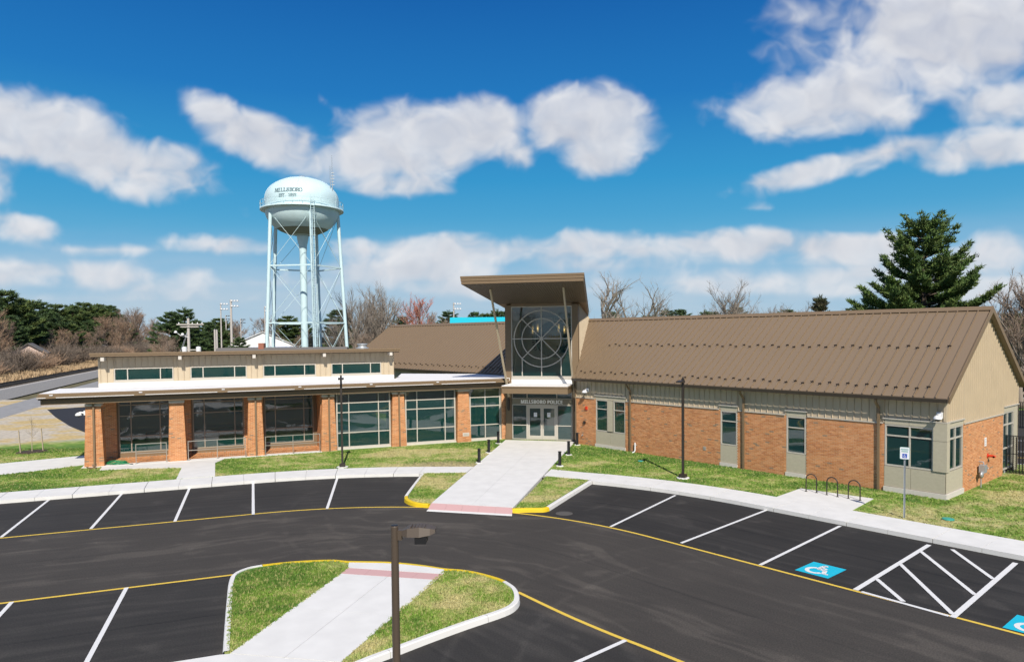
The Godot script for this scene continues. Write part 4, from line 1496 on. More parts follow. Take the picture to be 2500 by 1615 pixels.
	if bb.size.x > 0.1:
		nm.transform = s_inv * FT * Transform3D(Basis.from_scale(Vector3(2.70 / bb.size.x, 0.24 / bb.size.y, 1)), Vector3(-0.015, 2.44, -0.014))
		for k in 2:   # heavier strokes
			part(nm, "letter_stroke", tm, mats.letter_white, Transform3D(Basis.IDENTITY, Vector3(0.016 * (k + 1) * bb.size.x / 2.7 - 0.024 * bb.size.x / 2.7, 0, 0.003 * (k + 1))))
	# doors and side lights
	window(FT, -1.96, 1.96, 2.63, 3.12, -0.06, [-0.97, 0.97], [], mats.glass, 0.05, "transom", 0.04)
	window(FT, -1.96, -0.98, 0.02, 2.26, -0.06, [], [0.93], mats.glass, 0.05, "side_light", 0.05)
	window(FT, 0.98, 1.96, 0.02, 2.26, -0.06, [], [0.93], mats.glass, 0.05, "side_light", 0.05)
	var jb := MB.new()
	jb.box(Vector3(-0.98, 0.0, -0.15), Vector3(-0.91, 2.26, -0.02))
	jb.box(Vector3(0.91, 0.0, -0.15), Vector3(0.98, 2.26, -0.02))
	jb.box(Vector3(-0.91, 2.15, -0.15), Vector3(0.91, 2.26, -0.02))
	on_station("door_frame", jb, mats.frame_champagne, FT)
	for s in [-1.0, 1.0]:
		var dm := MB.new()
		var a := minf(s * 0.006, s * 0.905)
		var b := maxf(s * 0.006, s * 0.905)
		dm.box(Vector3(a, 0.015, -0.12), Vector3(a + 0.10, 2.14, -0.07))
		dm.box(Vector3(b - 0.10, 0.015, -0.12), Vector3(b, 2.14, -0.07))
		dm.box(Vector3(a + 0.10, 0.015, -0.12), Vector3(b - 0.10, 0.27, -0.071))
		dm.box(Vector3(a + 0.10, 2.02, -0.12), Vector3(b - 0.10, 2.14, -0.071))
		var dr := on_station("entrance_door", dm, mats.frame_champagne, FT)
		var pq := MB.new()
		pq.quad(Vector3(a + 0.095, 0.265, -0.095), Vector3(b - 0.095, 0.265, -0.095), Vector3(b - 0.095, 2.025, -0.095), Vector3(a + 0.095, 2.025, -0.095))
		part(dr, "pane", pq, mats.glass)
		var hm := MB.new()
		var hx: float = s * 0.085
		hm.tube([Vector3(hx, 0.78, -0.07), Vector3(hx, 0.78, -0.01), Vector3(hx, 1.26, -0.01), Vector3(hx, 1.26, -0.07)], [0.016, 0.016, 0.016, 0.016], 8)
		part(dr, "handle", hm, mats.steel_rail)
		var nx: float = (a + b) / 2 - s * 0.02
		var nt := part(dr, "notice", flat_box(Vector3(nx - 0.105, 1.47, -0.09), Vector3(nx + 0.105, 1.75, -0.086)), mats.white_plastic)
		part(nt, "notice_print", flat_box(Vector3(nx - 0.055, 1.655, -0.085), Vector3(nx + 0.055, 1.70, -0.0845)), mats.interior)
	for s in [-1.0, 1.0]:
		var sc := MB.new()
		sc.box(Vector3(s * 2.16 - 0.07, 1.92, 0.004), Vector3(s * 2.16 + 0.07, 2.62, 0.13))
		sc.box(Vector3(s * 2.16 - 0.05, 1.87, 0.03), Vector3(s * 2.16 + 0.05, 1.92, 0.11))
		on_station("wall_sconce", sc, mats.dark_brown, FT)
	# inclined struts
	for s in [-1.0, 1.0]:
		var st := MB.new()
		st.bar(Vector3(s * 2.13, 2.78, 0.10), Vector3(s * 2.17, 9.43, 4.15), 0.13, 0.10, Vector3(1, 0, 0))
		st.box(Vector3(s * 2.13 - 0.09, 2.74, 0.002), Vector3(s * 2.13 + 0.09, 2.95, 0.14))
		on_station("canopy_strut", st, mats.frame_champagne if false else mats.siding_tan, FT)
	# great tilted roof: wider in front than behind
	var hw := func(z: float) -> float: return 2.94 + 0.114 * z
	var so := func(z: float) -> float: return 8.75 + 0.167 * z
	var zf := 5.5
	var zb := -5.0
	var rm := MB.new()
	var slab := func(m: MB, i: float, y0: float, y1: float, fz: float) -> void:
		var f0: float = hw.call(zf) - i
		var b0: float = hw.call(zb) - i
		m.hexa([Vector3(-f0, so.call(zf) + y0, zf + fz), Vector3(f0, so.call(zf) + y0, zf + fz), Vector3(b0, so.call(zb) + y0, zb), Vector3(-b0, so.call(zb) + y0, zb),
			Vector3(-f0, so.call(zf) + y1, zf + fz), Vector3(f0, so.call(zf) + y1, zf + fz), Vector3(b0, so.call(zb) + y1, zb), Vector3(-b0, so.call(zb) + y1, zb)])
	slab.call(rm, 0.045, -0.02, 0.13, -0.045)
	slab.call(rm, 0.02, 0.145, 0.30, -0.02)
	slab.call(rm, 0.0, 0.315, 0.43, 0.0)
	slab.call(rm, 0.06, 0.12, 0.32, -0.07)
	var tr := on_station("tower_roof", rm, B, FT)
	# soffit boards run with the slope
	var n := 46
	for i in n:
		var m := MB.new()
		var f0: float = lerpf(-hw.call(zf) + 0.07, hw.call(zf) - 0.07, (i + 0.06) / n)
		var f1: float = lerpf(-hw.call(zf) + 0.07, hw.call(zf) - 0.07, (i + 0.94) / n)
		var c0: float = lerpf(-hw.call(0.02) + 0.07, hw.call(0.02) - 0.07, (i + 0.06) / n)
		var c1: float = lerpf(-hw.call(0.02) + 0.07, hw.call(0.02) - 0.07, (i + 0.94) / n)
		m.hexa([Vector3(f0, so.call(zf) - 0.045, zf - 0.07), Vector3(f1, so.call(zf) - 0.045, zf - 0.07), Vector3(c1, so.call(0.02) - 0.045, 0.02), Vector3(c0, so.call(0.02) - 0.045, 0.02),
			Vector3(f0, so.call(zf) - 0.021, zf - 0.07), Vector3(f1, so.call(zf) - 0.021, zf - 0.07), Vector3(c1, so.call(0.02) - 0.021, 0.02), Vector3(c0, so.call(0.02) - 0.021, 0.02)])
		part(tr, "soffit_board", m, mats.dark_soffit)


func pier(x: float, plaque := false) -> void:
	var r := RandomNumberGenerator.new()
	r.seed = int(absf(x * 57.0)) + 3
	var W0 := 0.465
	var W1 := 0.352
	var Z0 := 0.06
	var Z1 := -0.05
	var ZB := -0.72
	var H := 3.18
	var core := MB.new()
	core.hexa([Vector3(x - W0 + 0.008, -0.1, Z0 - 0.008), Vector3(x + W0 - 0.008, -0.1, Z0 - 0.008), Vector3(x + W0 - 0.008, -0.1, ZB), Vector3(x - W0 + 0.008, -0.1, ZB),
		Vector3(x - W1 + 0.008, H, Z1 - 0.008), Vector3(x + W1 - 0.008, H, Z1 - 0.008), Vector3(x + W1 - 0.008, H, ZB), Vector3(x - W1 + 0.008, H, ZB)])
	var p := on_station("brick_pier", core, mats.mortar, FL)
	var b := MB.new()
	b.colored = true
	var row := 0
	var y := 0.0
	while y < H - 0.03:
		var t := y / H
		var w := lerpf(W0, W1, t)
		var zf := lerpf(Z0, Z1, t)
		var h := minf(0.0576, H - y)
		var nn := 4
		var off := 0.0 if row % 2 == 0 else 0.5
		for i in range(-1, nn + 1):
			var a := clampf(-w + (i + off) * 2 * w / nn, -w, w)
			var c := clampf(-w + (i + 1 + off) * 2 * w / nn - 0.01, -w, w)
			if c - a < 0.03:
				continue
			b.col = brick_tone(r)
			b.box(Vector3(x + a, y, zf - 0.05), Vector3(x + c, y + h, zf + r.randf_range(-0.002, 0.002)))
		var dep := zf - ZB
		for s in [-1.0, 1.0]:
			for i in range(-1, 4):
				var a := clampf(0.056 + (i + 0.5 - off) * 0.213, 0.056, dep)
				var c := clampf(0.056 + (i + 1.5 - off) * 0.213 - 0.01, 0.056, dep)
				if c - a < 0.03:
					continue
				b.col = brick_tone(r)
				var xs: float = x + s * w
				b.box(Vector3(minf(xs, xs - s * 0.05), y, zf - c), Vector3(maxf(xs, xs - s * 0.05), y + h, zf - a))
		y += 0.0676
		row += 1
	stuff(part(p, "brickwork", b, mats.brick))
	part(p, "pier_cap", flat_box(Vector3(x - W1 - 0.03, H, ZB), Vector3(x + W1 + 0.03, H + 0.13, Z1 + 0.04)), mats.cap_stone)
	if plaque:
		part(p, "date_stone", flat_box(Vector3(x - 0.10, 0.36, 0.03), Vector3(x + 0.32, 0.58, 0.064)), mats.cap_stone)
		var tm := text_mesh("2023", 0.11, 0.01, true)
		part(p, "date_lettering", tm, mats.steel_rail, Transform3D(Basis.IDENTITY, Vector3(x + 0.11, 0.47, 0.068)))


func porch_wing() -> void:
	FL = Transform3D(Basis(UL, Vector3.UP, Vector3(-UL.z, 0, UL.x)), PIER)
	var B: Material = mats.trim_brown
	var px := [-20.42, -16.43, -12.38, -8.31, -4.13, 0.03]
	for i in 6:
		pier(px[i], i == 5)
	# ---- porch roof: white membrane deck, brown fascia in steps, beam below
	var rf := MB.new()
	rf.prism(P([-22.70, 0.54, 2.95, 0.54, 3.9, -2.1, 4.1, -4.2, -2.0, -8.6, -3.7, -2.7, -20.5, -2.7, -20.5, -3.3, -22.55, -3.3]), 3.80, 3.975)
	var roof := on_station("porch_roof", rf, mats.roof_white, FL)
	part(roof, "fascia", flat_box(Vector3(-22.76, 3.84, 0.541), Vector3(2.9, 3.965, 0.60)), B)
	part(roof, "gutter", flat_box(Vector3(-22.80, 3.715, 0.541), Vector3(2.88, 3.835, 0.68)), B)
	part(roof, "gutter_floor", flat_box(Vector3(-22.75, 3.64, 0.20), Vector3(2.8, 3.71, 0.60)), mats.dark_brown)
	part(roof, "end_fascia", flat_box(Vector3(-22.76, 3.72, -3.34), Vector3(-22.702, 3.965, 0.54)), B)
	part(roof, "beam", flat_box(Vector3(-22.70, 3.37, -0.42), Vector3(2.75, 3.64, 0.34)), B)
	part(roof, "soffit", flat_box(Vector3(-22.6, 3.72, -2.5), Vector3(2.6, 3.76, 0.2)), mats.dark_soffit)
	for i in 6:
		var x0 := -21.95 + i * 4.07
		part(roof, "white_strip", flat_box(Vector3(x0, 3.745, 0.681), Vector3(x0 + 3.55, 3.772, 0.692)), mats.white_plastic)  # thin white strip along the gutter front, broken at each bay
		part(roof, "gutter_bracket", flat_box(Vector3(x0 - 0.30, 3.86, 0.601), Vector3(x0 - 0.14, 3.905, 0.63)), mats.white_plastic)
	part(roof, "white_strip", flat_box(Vector3(-22.79, 3.745, 0.681), Vector3(-22.4, 3.772, 0.692)), mats.white_plastic)
	part(roof, "upstand", flat_box(Vector3(-20.52, 3.976, -2.9), Vector3(-3.82, 4.24, -2.64)), mats.roof_white)
	# ---- clerestory
	var flat := func(h: float) -> Callable: return func(_x: float) -> float: return h
	var wins := [[-19.76, -16.72], [-15.82, -12.73], [-11.80, -8.70], [-7.76, -4.64]]
	var prev := -20.55
	for w in wins:
		siding(FL, prev, w[0], flat.call(4.24), flat.call(5.70), -2.72, 0.325, 0.04)
		siding(FL, w[0], w[1], flat.call(5.05), flat.call(5.70), -2.72, 0.325, 0.04)
		on_station("sill", flat_box(Vector3(w[0] - 0.03, 4.235, -2.8), Vector3(w[1] + 0.03, 4.345, -2.66)), mats.frame_champagne, FL)
		window(FL, w[0], w[1], 4.345, 5.05, -2.70, [w[0] + 0.68, w[1] - 0.68], [], mats.glass, 0.055, "clerestory_window", 0.055)
		prev = w[1]
	siding(FL, prev, -3.80, flat.call(4.24), flat.call(5.70), -2.72, 0.325, 0.04)
	var hi := MB.new()
	tilted_box(hi, Vector3(-20.78, 5.93, -1.98), Vector3(-3.58, 5.93, -1.98), Vector3(-3.58, 5.30, -9.6), Vector3(-20.78, 5.30, -9.6), 0.12)
	var hr := on_station("clerestory_roof", hi, mats.roof_brown, FL)
	part(hr, "fascia", flat_box(Vector3(-20.80, 5.745, -1.98), Vector3(-3.56, 5.85, -1.93)), B)
	part(hr, "drip_edge", flat_box(Vector3(-20.83, 5.852, -2.0), Vector3(-3.53, 5.95, -1.90)), B)
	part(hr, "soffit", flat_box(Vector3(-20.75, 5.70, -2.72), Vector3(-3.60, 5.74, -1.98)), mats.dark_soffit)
	for x in [-20.22, -16.32, -12.32, -8.25, -4.13]:
		part(hr, "outrigger", flat_box(Vector3(x - 0.085, 5.50, -2.75), Vector3(x + 0.085, 5.698, -1.97)), mats.cap_stone)
	var fan := MB.new()
	fan.lathe([Vector2(0.0, 0.0), Vector2(0.34, 0.0), Vector2(0.34, 0.22), Vector2(0.44, 0.26), Vector2(0.44, 0.32), Vector2(0.30, 0.36), Vector2(0.30, 0.50), Vector2(0.36, 0.53), Vector2(0.34, 0.60), Vector2(0.0, 0.63)], 24)
	on_station("roof_fan", fan, mats.galvanised, FL * Transform3D(Basis.IDENTITY, Vector3(-5.25, 5.62, -6.0)))
	# ---- body walls, floors
	var body := MB.new()
	body.box(Vector3(-20.55, -0.1, -9.5), Vector3(-20.40, 5.4, -2.75))
	body.box(Vector3(-20.40, -0.1, -9.6), Vector3(-3.9, 5.3, -9.5))
	body.box(Vector3(-3.95, 3.98, -9.5), Vector3(-3.80, 5.7, -2.76))
	on_station("side_wall", body, mats.siding_tan, FL)
	var inn := MB.new()
	inn.box(Vector3(-20.3, 0.0, -8.2), Vector3(-3.98, 5.2, -8.1))
	inn.box(Vector3(-3.97, 0.0, -4.6), Vector3(2.4, 3.7, -4.5))
	inn.box(Vector3(-8.6, 0.0, -8.0), Vector3(-8.5, 3.3, -2.6))
	inn.box(Vector3(-20.3, 3.35, -2.60), Vector3(-8.4, 3.8, -2.5))
	on_station("inner_wall", inn, mats.interior, FL)
	on_station("floor", flat_box(Vector3(-20.4, -0.1, -8.1), Vector3(2.4, 0.0, -2.55)), mats.interior_floor, FL)
	on_station("floor", flat_box(Vector3(-8.4, -0.1, -2.54), Vector3(2.4, 0.0, -0.45)), mats.interior_floor, FL)
	# exercise bench shapes seen dimly behind the panes are left to the glass; rear pilasters of the porch
	for q in [[-20.42, -19.66], [-16.95, -15.83], [-12.95, -11.86]]:
		brick_wall(FL * Transform3D(Basis.IDENTITY, Vector3(0, 0, -2.42)), q[0], q[1], 0.0, 3.37)
		on_station("jamb", flat_box(Vector3(q[1], 0.0, -2.62), Vector3(q[1] + 0.07, 3.37, -2.44)), B, FL)
	var FQ := FL * Transform3D(Basis(Vector3(0, 0, 1), Vector3.UP, Vector3(-1, 0, 0)), Vector3(-8.72, 0, 0))
	brick_wall(FQ, -2.5, -0.45, 0.0, 3.37)
	on_station("jamb", flat_box(Vector3(-8.90, 0.0, -2.62), Vector3(-8.73, 3.37, -2.46)), B, FL)
	for q in [[-19.58, -16.96], [-15.75, -12.96], [-11.78, -8.91]]:
		on_station("curb", flat_box(Vector3(q[0], 0.0, -2.66), Vector3(q[1], 0.27, -2.44)), B, FL)
		window(FL, q[0], q[1], 0.27, 3.36, -2.52, [q[0] + 0.63 if q[0] < -12 else q[0] + 0.62, q[1] - 0.5 if q[0] < -12 else q[1] - 0.58], [1.18, 2.35, 2.97], mats.glass, 0.055, "window", 0.06, mats.frame_bronze)
	# flush bays
	for q in [[-7.84, -4.58, -7.09, -5.31], [-3.67, -0.43, -2.92, -1.12]]:
		window(FL, q[0], q[1], 0.06, 3.36, -0.30, [q[2], q[3]], [0.97, 2.19, 2.75], mats.glass, 0.06, "window", 0.085)
		on_station("base_course", flat_box(Vector3(q[0], -0.1, -0.45), Vector3(q[1], 0.058, -0.16)), mats.cap_stone, FL)
	window(FL, 0.50, 2.62, 0.06, 3.36, -0.30, [1.56], [0.97, 2.19, 2.75], mats.glass, 0.06, "window", 0.085)
	on_station("base_course", flat_box(Vector3(0.5, -0.1, -0.45), Vector3(2.62, 0.058, -0.16)), mats.cap_stone, FL)
	brick_wall(FL * Transform3D(Basis.IDENTITY, Vector3(0, 0, -0.12)), 2.63, 2.95, 0.0, 3.36)
	# downspouts down the pier fronts
	for i in [0, 2, 3, 4]:
		downspout(FL, px[i] + 0.02, [Vector2(0.45, 3.66), Vector2(0.12, 3.55), Vector2(0.035, 3.28), Vector2(0.125, 0.0)])
	# porch floor with brick pavers
	var pf := MB.new()
	pf.box(Vector3(-21.0, -0.1, -2.44), Vector3(-8.75, 0.012, 0.22))
	var floor_node := on_station("porch_floor", pf, mats.concrete, FL)
	var r := RandomNumberGenerator.new()
	r.seed = 17
	var pv := MB.new()
	pv.colored = true
	var x := -20.9
	var ci := 0
	while x < -8.8:
		var z := -2.42 + (0.0 if ci % 2 == 0 else 0.1)
		while z < -0.32:
			pv.col = brick_tone(r)
			pv.box(Vector3(x + 0.004, 0.0, z + 0.004), Vector3(x + 0.098, 0.022 + r.randf_range(0, 0.003), minf(z + 0.198, -0.3)))
			z += 0.202
		x += 0.1015
		ci += 1
	stuff(part(floor_node, "pavers", pv, mats.brick))


# ---------------------------------------------------------------- things round the building
func bolt_lamp(called: String, label: String, at: Vector3, h: float, turn: float) -> Node3D:
	var t := thing(called, label, "lamp post", at, turn, "lamp posts of the car park")
	var bz := mats.bronze as Material
	part(t, "footing", lathe_of([Vector2(0.0, -0.1), Vector2(0.30, -0.1), Vector2(0.30, 0.035), Vector2(0.27, 0.05), Vector2(0.0, 0.05)], 24), mats.concrete)
	part(t, "base_cover", flat_box(Vector3(-0.15, 0.05, -0.15), Vector3(0.15, 0.20, 0.15)), bz)
	part(t, "pole", flat_box(Vector3(-0.05, 0.2, -0.05), Vector3(0.05, h - 0.12, 0.05)), bz)
	part(t, "pole_cap", flat_box(Vector3(-0.055, h - 0.12, -0.055), Vector3(0.055, h - 0.09, 0.055)), bz)
	for s in [1.0]:
		var m := MB.new()
		m.box(Vector3(-0.03, h - 0.24, minf(s * 0.05, s * 0.12)), Vector3(0.03, h - 0.17, maxf(s * 0.05, s * 0.12)))
		m.hexa([Vector3(-0.16, h - 0.27, s * 0.12 - 0.0), Vector3(0.16, h - 0.27, s * 0.12), Vector3(0.12, h - 0.25, s * 0.55), Vector3(-0.12, h - 0.25, s * 0.55), Vector3(-0.15, h - 0.15, s * 0.12), Vector3(0.15, h - 0.15, s * 0.12), Vector3(0.11, h - 0.19, s * 0.55), Vector3(-0.11, h - 0.19, s * 0.55)] if s < 0 else [Vector3(-0.12, h - 0.25, 0.55), Vector3(0.12, h - 0.25, 0.55), Vector3(0.16, h - 0.27, 0.12), Vector3(-0.16, h - 0.27, 0.12), Vector3(-0.11, h - 0.19, 0.55), Vector3(0.11, h - 0.19, 0.55), Vector3(0.15, h - 0.15, 0.12), Vector3(-0.15, h - 0.15, 0.12)])
		part(t, "lamp_head", m, bz)
	part(t, "photocell", lathe_of([Vector2(0.0, h - 0.09), Vector2(0.035, h - 0.09), Vector2(0.03, h - 0.02), Vector2(0.0, h)], 10), mats.black_metal)
	return t


func lathe_of(p: Array, n: int) -> MB:
	var m := MB.new()
	m.lathe(p, n)
	return m


func wall_frame(f: Transform3D, x: float, y: float, z: float) -> Transform3D:
	return f * Transform3D(Basis.IDENTITY, Vector3(x, y, z))


func placed(called: String, label: String, category: String, xf: Transform3D, group := "") -> Node3D:
	var t := thing(called, label, category, Vector3.ZERO, 0.0, group)
	t.transform = xf
	return t


func security_camera(label: String, xf: Transform3D) -> void:
	var t := placed("security_camera", label, "camera", xf, "security cameras on the walls")
	var w := mats.white_plastic as Material
	part(t, "wall_box", flat_box(Vector3(-0.11, -0.12, 0.0), Vector3(0.11, 0.12, 0.07)), w)
	var arm := MB.new()
	arm.tube([Vector3(0, 0, 0.06), Vector3(0, 0.02, 0.22), Vector3(0.02, 0.0, 0.30)], [0.055, 0.05, 0.05], 10)
	part(t, "arm", arm, w)
	part(t, "hood", lathe_of([Vector2(0.15, -0.13), Vector2(0.16, -0.10), Vector2(0.12, -0.03), Vector2(0.06, 0.02), Vector2(0.0, 0.03)], 20), w, Transform3D(Basis.IDENTITY, Vector3(0.02, 0.0, 0.32)))
	part(t, "dome", lathe_of([Vector2(0.0, -0.22), Vector2(0.06, -0.20), Vector2(0.09, -0.15), Vector2(0.10, -0.12), Vector2(0.0, -0.115)], 20), mats.black_metal, Transform3D(Basis.IDENTITY, Vector3(0.02, 0.0, 0.32)))


func make_things() -> void:
	mat("bronze", lin(0.030, 0.024, 0.018), 0.45, 0.0)
	mat("near_bronze", lin(0.075, 0.056, 0.040), 0.5, 0.0)
	mat("drain_iron", lin(0.085, 0.08, 0.072), 0.8)
	mat("vent_grey", lin(0.36, 0.33, 0.28), 0.7)
	mat("hose_green", lin(0.01, 0.26, 0.10), 0.4)
	mat("sign_green", lin(0.04, 0.33, 0.27), 0.5)
	mat("sign_blue", lin(0.01, 0.07, 0.42), 0.5)
	mat("mulch", lin(0.07, 0.045, 0.03), 0.95, 0.0, noise_tex(91, 0.2, 0.5, 1.0, 3), 1.0)
	mat("stake_wood", lin(0.40, 0.33, 0.24), 0.9)
	# lamp posts
	bolt_lamp("lamp_post", "tall dark bronze lamp post in the lawn before the glazed porch wing", Vector3(-8.81, 0.13, -36.71), 4.80, 0.2)
	bolt_lamp("lamp_post", "tall dark bronze lamp post in the lawn before the long brick wall", Vector3(7.92, 0.13, -33.12), 4.74, -0.62)
	var near := thing("lamp_post", "round brown lamp post with one flat head rising over the middle island", "lamp post", Vector3(-1.58, 0.0, -9.4), 0.0, "lamp posts of the car park")
	var nb := mats.near_bronze as Material
	part(near, "footing", lathe_of([Vector2(0.0, -0.05), Vector2(0.25, -0.05), Vector2(0.25, 0.6), Vector2(0.0, 0.62)], 24), mats.concrete)
	part(near, "pole", lathe_of([Vector2(0.0, 0.6), Vector2(0.056, 0.6), Vector2(0.0505, 4.37), Vector2(0.0505, 4.385), Vector2(0.0, 4.385)], 20), nb)
	part(near, "pole_cap", lathe_of([Vector2(0.047, 4.386), Vector2(0.045, 4.393), Vector2(0.0, 4.396)], 20), mats.black_metal)
	var arm := MB.new()
	arm.box(Vector3(0.045, 4.20, -0.045), Vector3(0.10, 4.33, 0.045))
	arm.tube([Vector3(0.06, 4.30, 0.0), Vector3(0.14, 4.305, 0.0)], [0.03, 0.03], 10)
	part(near, "arm", arm, nb)
	var hd := MB.new()
	var ring_ := []
	for q in [[0.10, 4.265, 0.07, 4.325], [0.18, 4.262, 0.13, 4.365], [0.34, 4.262, 0.15, 4.385], [0.48, 4.285, 0.13, 4.365], [0.545, 4.305, 0.09, 4.345]]:
		ring_.append([Vector3(q[0], q[1], q[2]), Vector3(q[0], q[1], -q[2]), Vector3(q[0], q[3], -q[2] * 0.75), Vector3(q[0], q[3], q[2] * 0.75)])
	for i in ring_.size() - 1:
		for k in 4:
			var a: Array = ring_[i]
			var b: Array = ring_[i + 1]
			var j := (k + 1) % 4
			hd.quad(a[k], a[j], b[j], b[k])
	hd.quad(ring_[0][3], ring_[0][2], ring_[0][1], ring_[0][0])
	hd.quad(ring_[4][0], ring_[4][1], ring_[4][2], ring_[4][3])
	var head := part(near, "lamp_head", hd, nb)
	for i in 5:
		part(head, "cooling_fin", flat_box(Vector3(0.22 + i * 0.045, 4.36, -0.09), Vector3(0.232 + i * 0.045, 4.389, 0.09)), nb)
	part(head, "visor", flat_box(Vector3(0.28, 4.17, -0.13), Vector3(0.43, 4.268, 0.13)), mats.black_metal)
	# bollards along the entrance walk
	var bl: Node3D = null
	var spots := [[-1.79, -37.60, "black bollard light on the porch side of the entrance walk, nearest the sidewalk"], [-1.38, -40.81, "black bollard light on the porch side of the entrance walk, middle of three"], [-0.90, -44.26, "black bollard light on the porch side of the entrance walk, nearest the doors"],
		[2.40, -36.46, "black bollard light on the brick wing side of the entrance walk, nearest the sidewalk"], [3.12, -39.80, "black bollard light on the brick wing side of the entrance walk, middle of three"], [3.92, -43.33, "black bollard light on the brick wing side of the entrance walk, nearest the doors"]]
	for s in spots:
		if bl == null:
			bl = thing("bollard_light", s[2], "bollard", Vector3(s[0], 0.13, s[1]), 0.0, "bollard lights along the entrance walk")
			part(bl, "footing", lathe_of([Vector2(0.0, -0.1), Vector2(0.20, -0.1), Vector2(0.20, 0.03), Vector2(0.17, 0.045), Vector2(0.0, 0.045)], 20), mats.concrete)
			part(bl, "post", lathe_of([Vector2(0.0, 0.045), Vector2(0.095, 0.045), Vector2(0.095, 0.06), Vector2(0.082, 0.065), Vector2(0.082, 0.62)], 20), mats.black_metal)
			var lv := []
			for i in 4:
				lv.append_array([Vector2(0.06, 0.62 + i * 0.03), Vector2(0.082, 0.632 + i * 0.03), Vector2(0.082, 0.642 + i * 0.03), Vector2(0.06, 0.65 + i * 0.03)])
			part(bl, "louvre", lathe_of(lv, 20), mats.black_metal)
			part(bl, "cap", lathe_of([Vector2(0.06, 0.735), Vector2(0.092, 0.74), Vector2(0.092, 0.765), Vector2(0.05, 0.775), Vector2(0.0, 0.775)], 20), mats.black_metal)
		else:
			copy_thing(bl, "bollard_light", Vector3(s[0], 0.13, s[1]), 0.0, s[2])
	# bicycle racks
	var rk := [[12.41, -30.08, 12.73, -29.79, "dark hoop bicycle rack at the end of the pad toward the entrance"], [12.98, -29.38, 13.26, -29.02, "dark hoop bicycle rack in the middle of the pad"], [13.55, -28.70, 13.86, -28.36, "dark hoop bicycle rack at the end of the pad toward the corner window"]]
	for r in rk:
		var a := Vector3(r[0], 0.146, r[1])
		var b := Vector3(r[2], 0.146, r[3])
		var t := thing("bicycle_rack", r[4], "bicycle rack", (a + b) / 2, 0.0, "bicycle racks on the pad")
		var d := (b - a) / 2
		var pts := [-d, -d + Vector3(0, 0.54, 0)]
		for k in range(1, 12):
			var an := PI - PI * k / 12
			pts.append(d * cos(an) + Vector3(0, 0.54 + d.length() * sin(an), 0))
		pts.append(d + Vector3(0, 0.54, 0))
		pts.append(d)
		var rr := []
		for k in pts.size():
			rr.append(0.024)
		var m := MB.new()
		m.tube(pts, rr, 10)
		part(t, "hoop", m, mats.bronze)
		for q in [-d, d]:
			part(t, "flange", lathe_of([Vector2(0.0, 0.0), Vector2(0.055, 0.0), Vector2(0.055, 0.012), Vector2(0.0, 0.013)], 14), mats.bronze, Transform3D(Basis.IDENTITY, q))
	# reserved parking sign
	var sg := thing("parking_sign", "reserved parking sign with a blue wheelchair symbol on a grey steel post", "sign", Vector3(14.12, 0.13, -25.62), atan2(-0.60, 0.80))
	var po := MB.new()
	po.box(Vector3(-0.03, -0.1, -0.035), Vector3(0.03, 2.58, -0.028))
	po.box(Vector3(-0.03, -0.1, -0.028), Vector3(-0.024, 2.58, -0.004))
	po.box(Vector3(0.024, -0.1, -0.028), Vector3(0.03, 2.58, -0.004))
	part(sg, "post", po, mats.galvanised)
	var pl := MB.new()
	var rc := PackedVector2Array()
	for c in [[0.128, 0.19], [-0.128, 0.19], [-0.128, -0.19], [0.128, -0.19]]:
		var st: float = [0.0, 90.0, 180.0, 270.0][[[0.128, 0.19], [-0.128, 0.19], [-0.128, -0.19], [0.128, -0.19]].find(c)]
		for k in 5:
			var an := deg_to_rad(st + k * 22.5)
			rc.append(Vector2(c[0] + 0.03 * cos(an), c[1] + 0.03 * sin(an)))
	pl.prism(rc, 0.0, 0.006, true)
	var up := Basis(Vector3.RIGHT, PI / 2)
	var plate := part(sg, "plate", pl, mats.sign_green, Transform3D(up, Vector3(0, 2.365, 0.0)))
	var wf := MB.new()
	var rc2 := PackedVector2Array()
	for q in rc:
		rc2.append(q * Vector2(0.955, 0.967))
	wf.prism(rc2, 0.006, 0.0085, true)
	part(plate, "face", wf, mats.white_plastic)
	part(plate, "symbol_panel", flat_box(Vector3(-0.075, 0.009, 0.02), Vector3(0.075, 0.0095, 0.17)), mats.sign_blue)
	var sym := MB.new()
	var on := func(x: float, y: float) -> Vector2: return Vector2(x, -y - 0.095)
	var hd2 := PackedVector2Array()
	for k in 12:
		hd2.append(Vector2(-0.006, 0.040) + Vector2(cos(TAU * k / 12), sin(TAU * k / 12)) * 0.011)
	var hp := PackedVector2Array()
	for q in hd2:
		hp.append(Vector2(q.x, 0.095 - q.y))
	sym.prism(hp, 0.010, 0.0105)
	var wl := PackedVector2Array()
	for k in 13:
		var an := deg_to_rad(lerpf(120.0, 335.0, k / 12.0))
		wl.append(Vector2(-0.003 + 0.034 * cos(an), 0.095 - (-0.014 + 0.034 * sin(an))))
	part(plate, "wheelchair_symbol", ribbon(wl, 0.006, 0.0105), mats.white_plastic)
	for q in [[-0.006, 0.026, -0.004, -0.006], [-0.006, 0.012, 0.020, 0.010], [-0.004, -0.006, 0.024, -0.008], [0.024, -0.008, 0.040, -0.038], [0.040, -0.038, 0.05, -0.034]]:
		var a := Vector2(q[0], 0.095 - q[1])
		var b := Vector2(q[2], 0.095 - q[3])
		var d := (b - a).normalized().orthogonal() * 0.005
		sym.prism(PackedVector2Array([a + d, b + d, b - d, a - d]), 0.010, 0.0105)
	part(plate, "wheelchair_symbol", sym, mats.white_plastic)
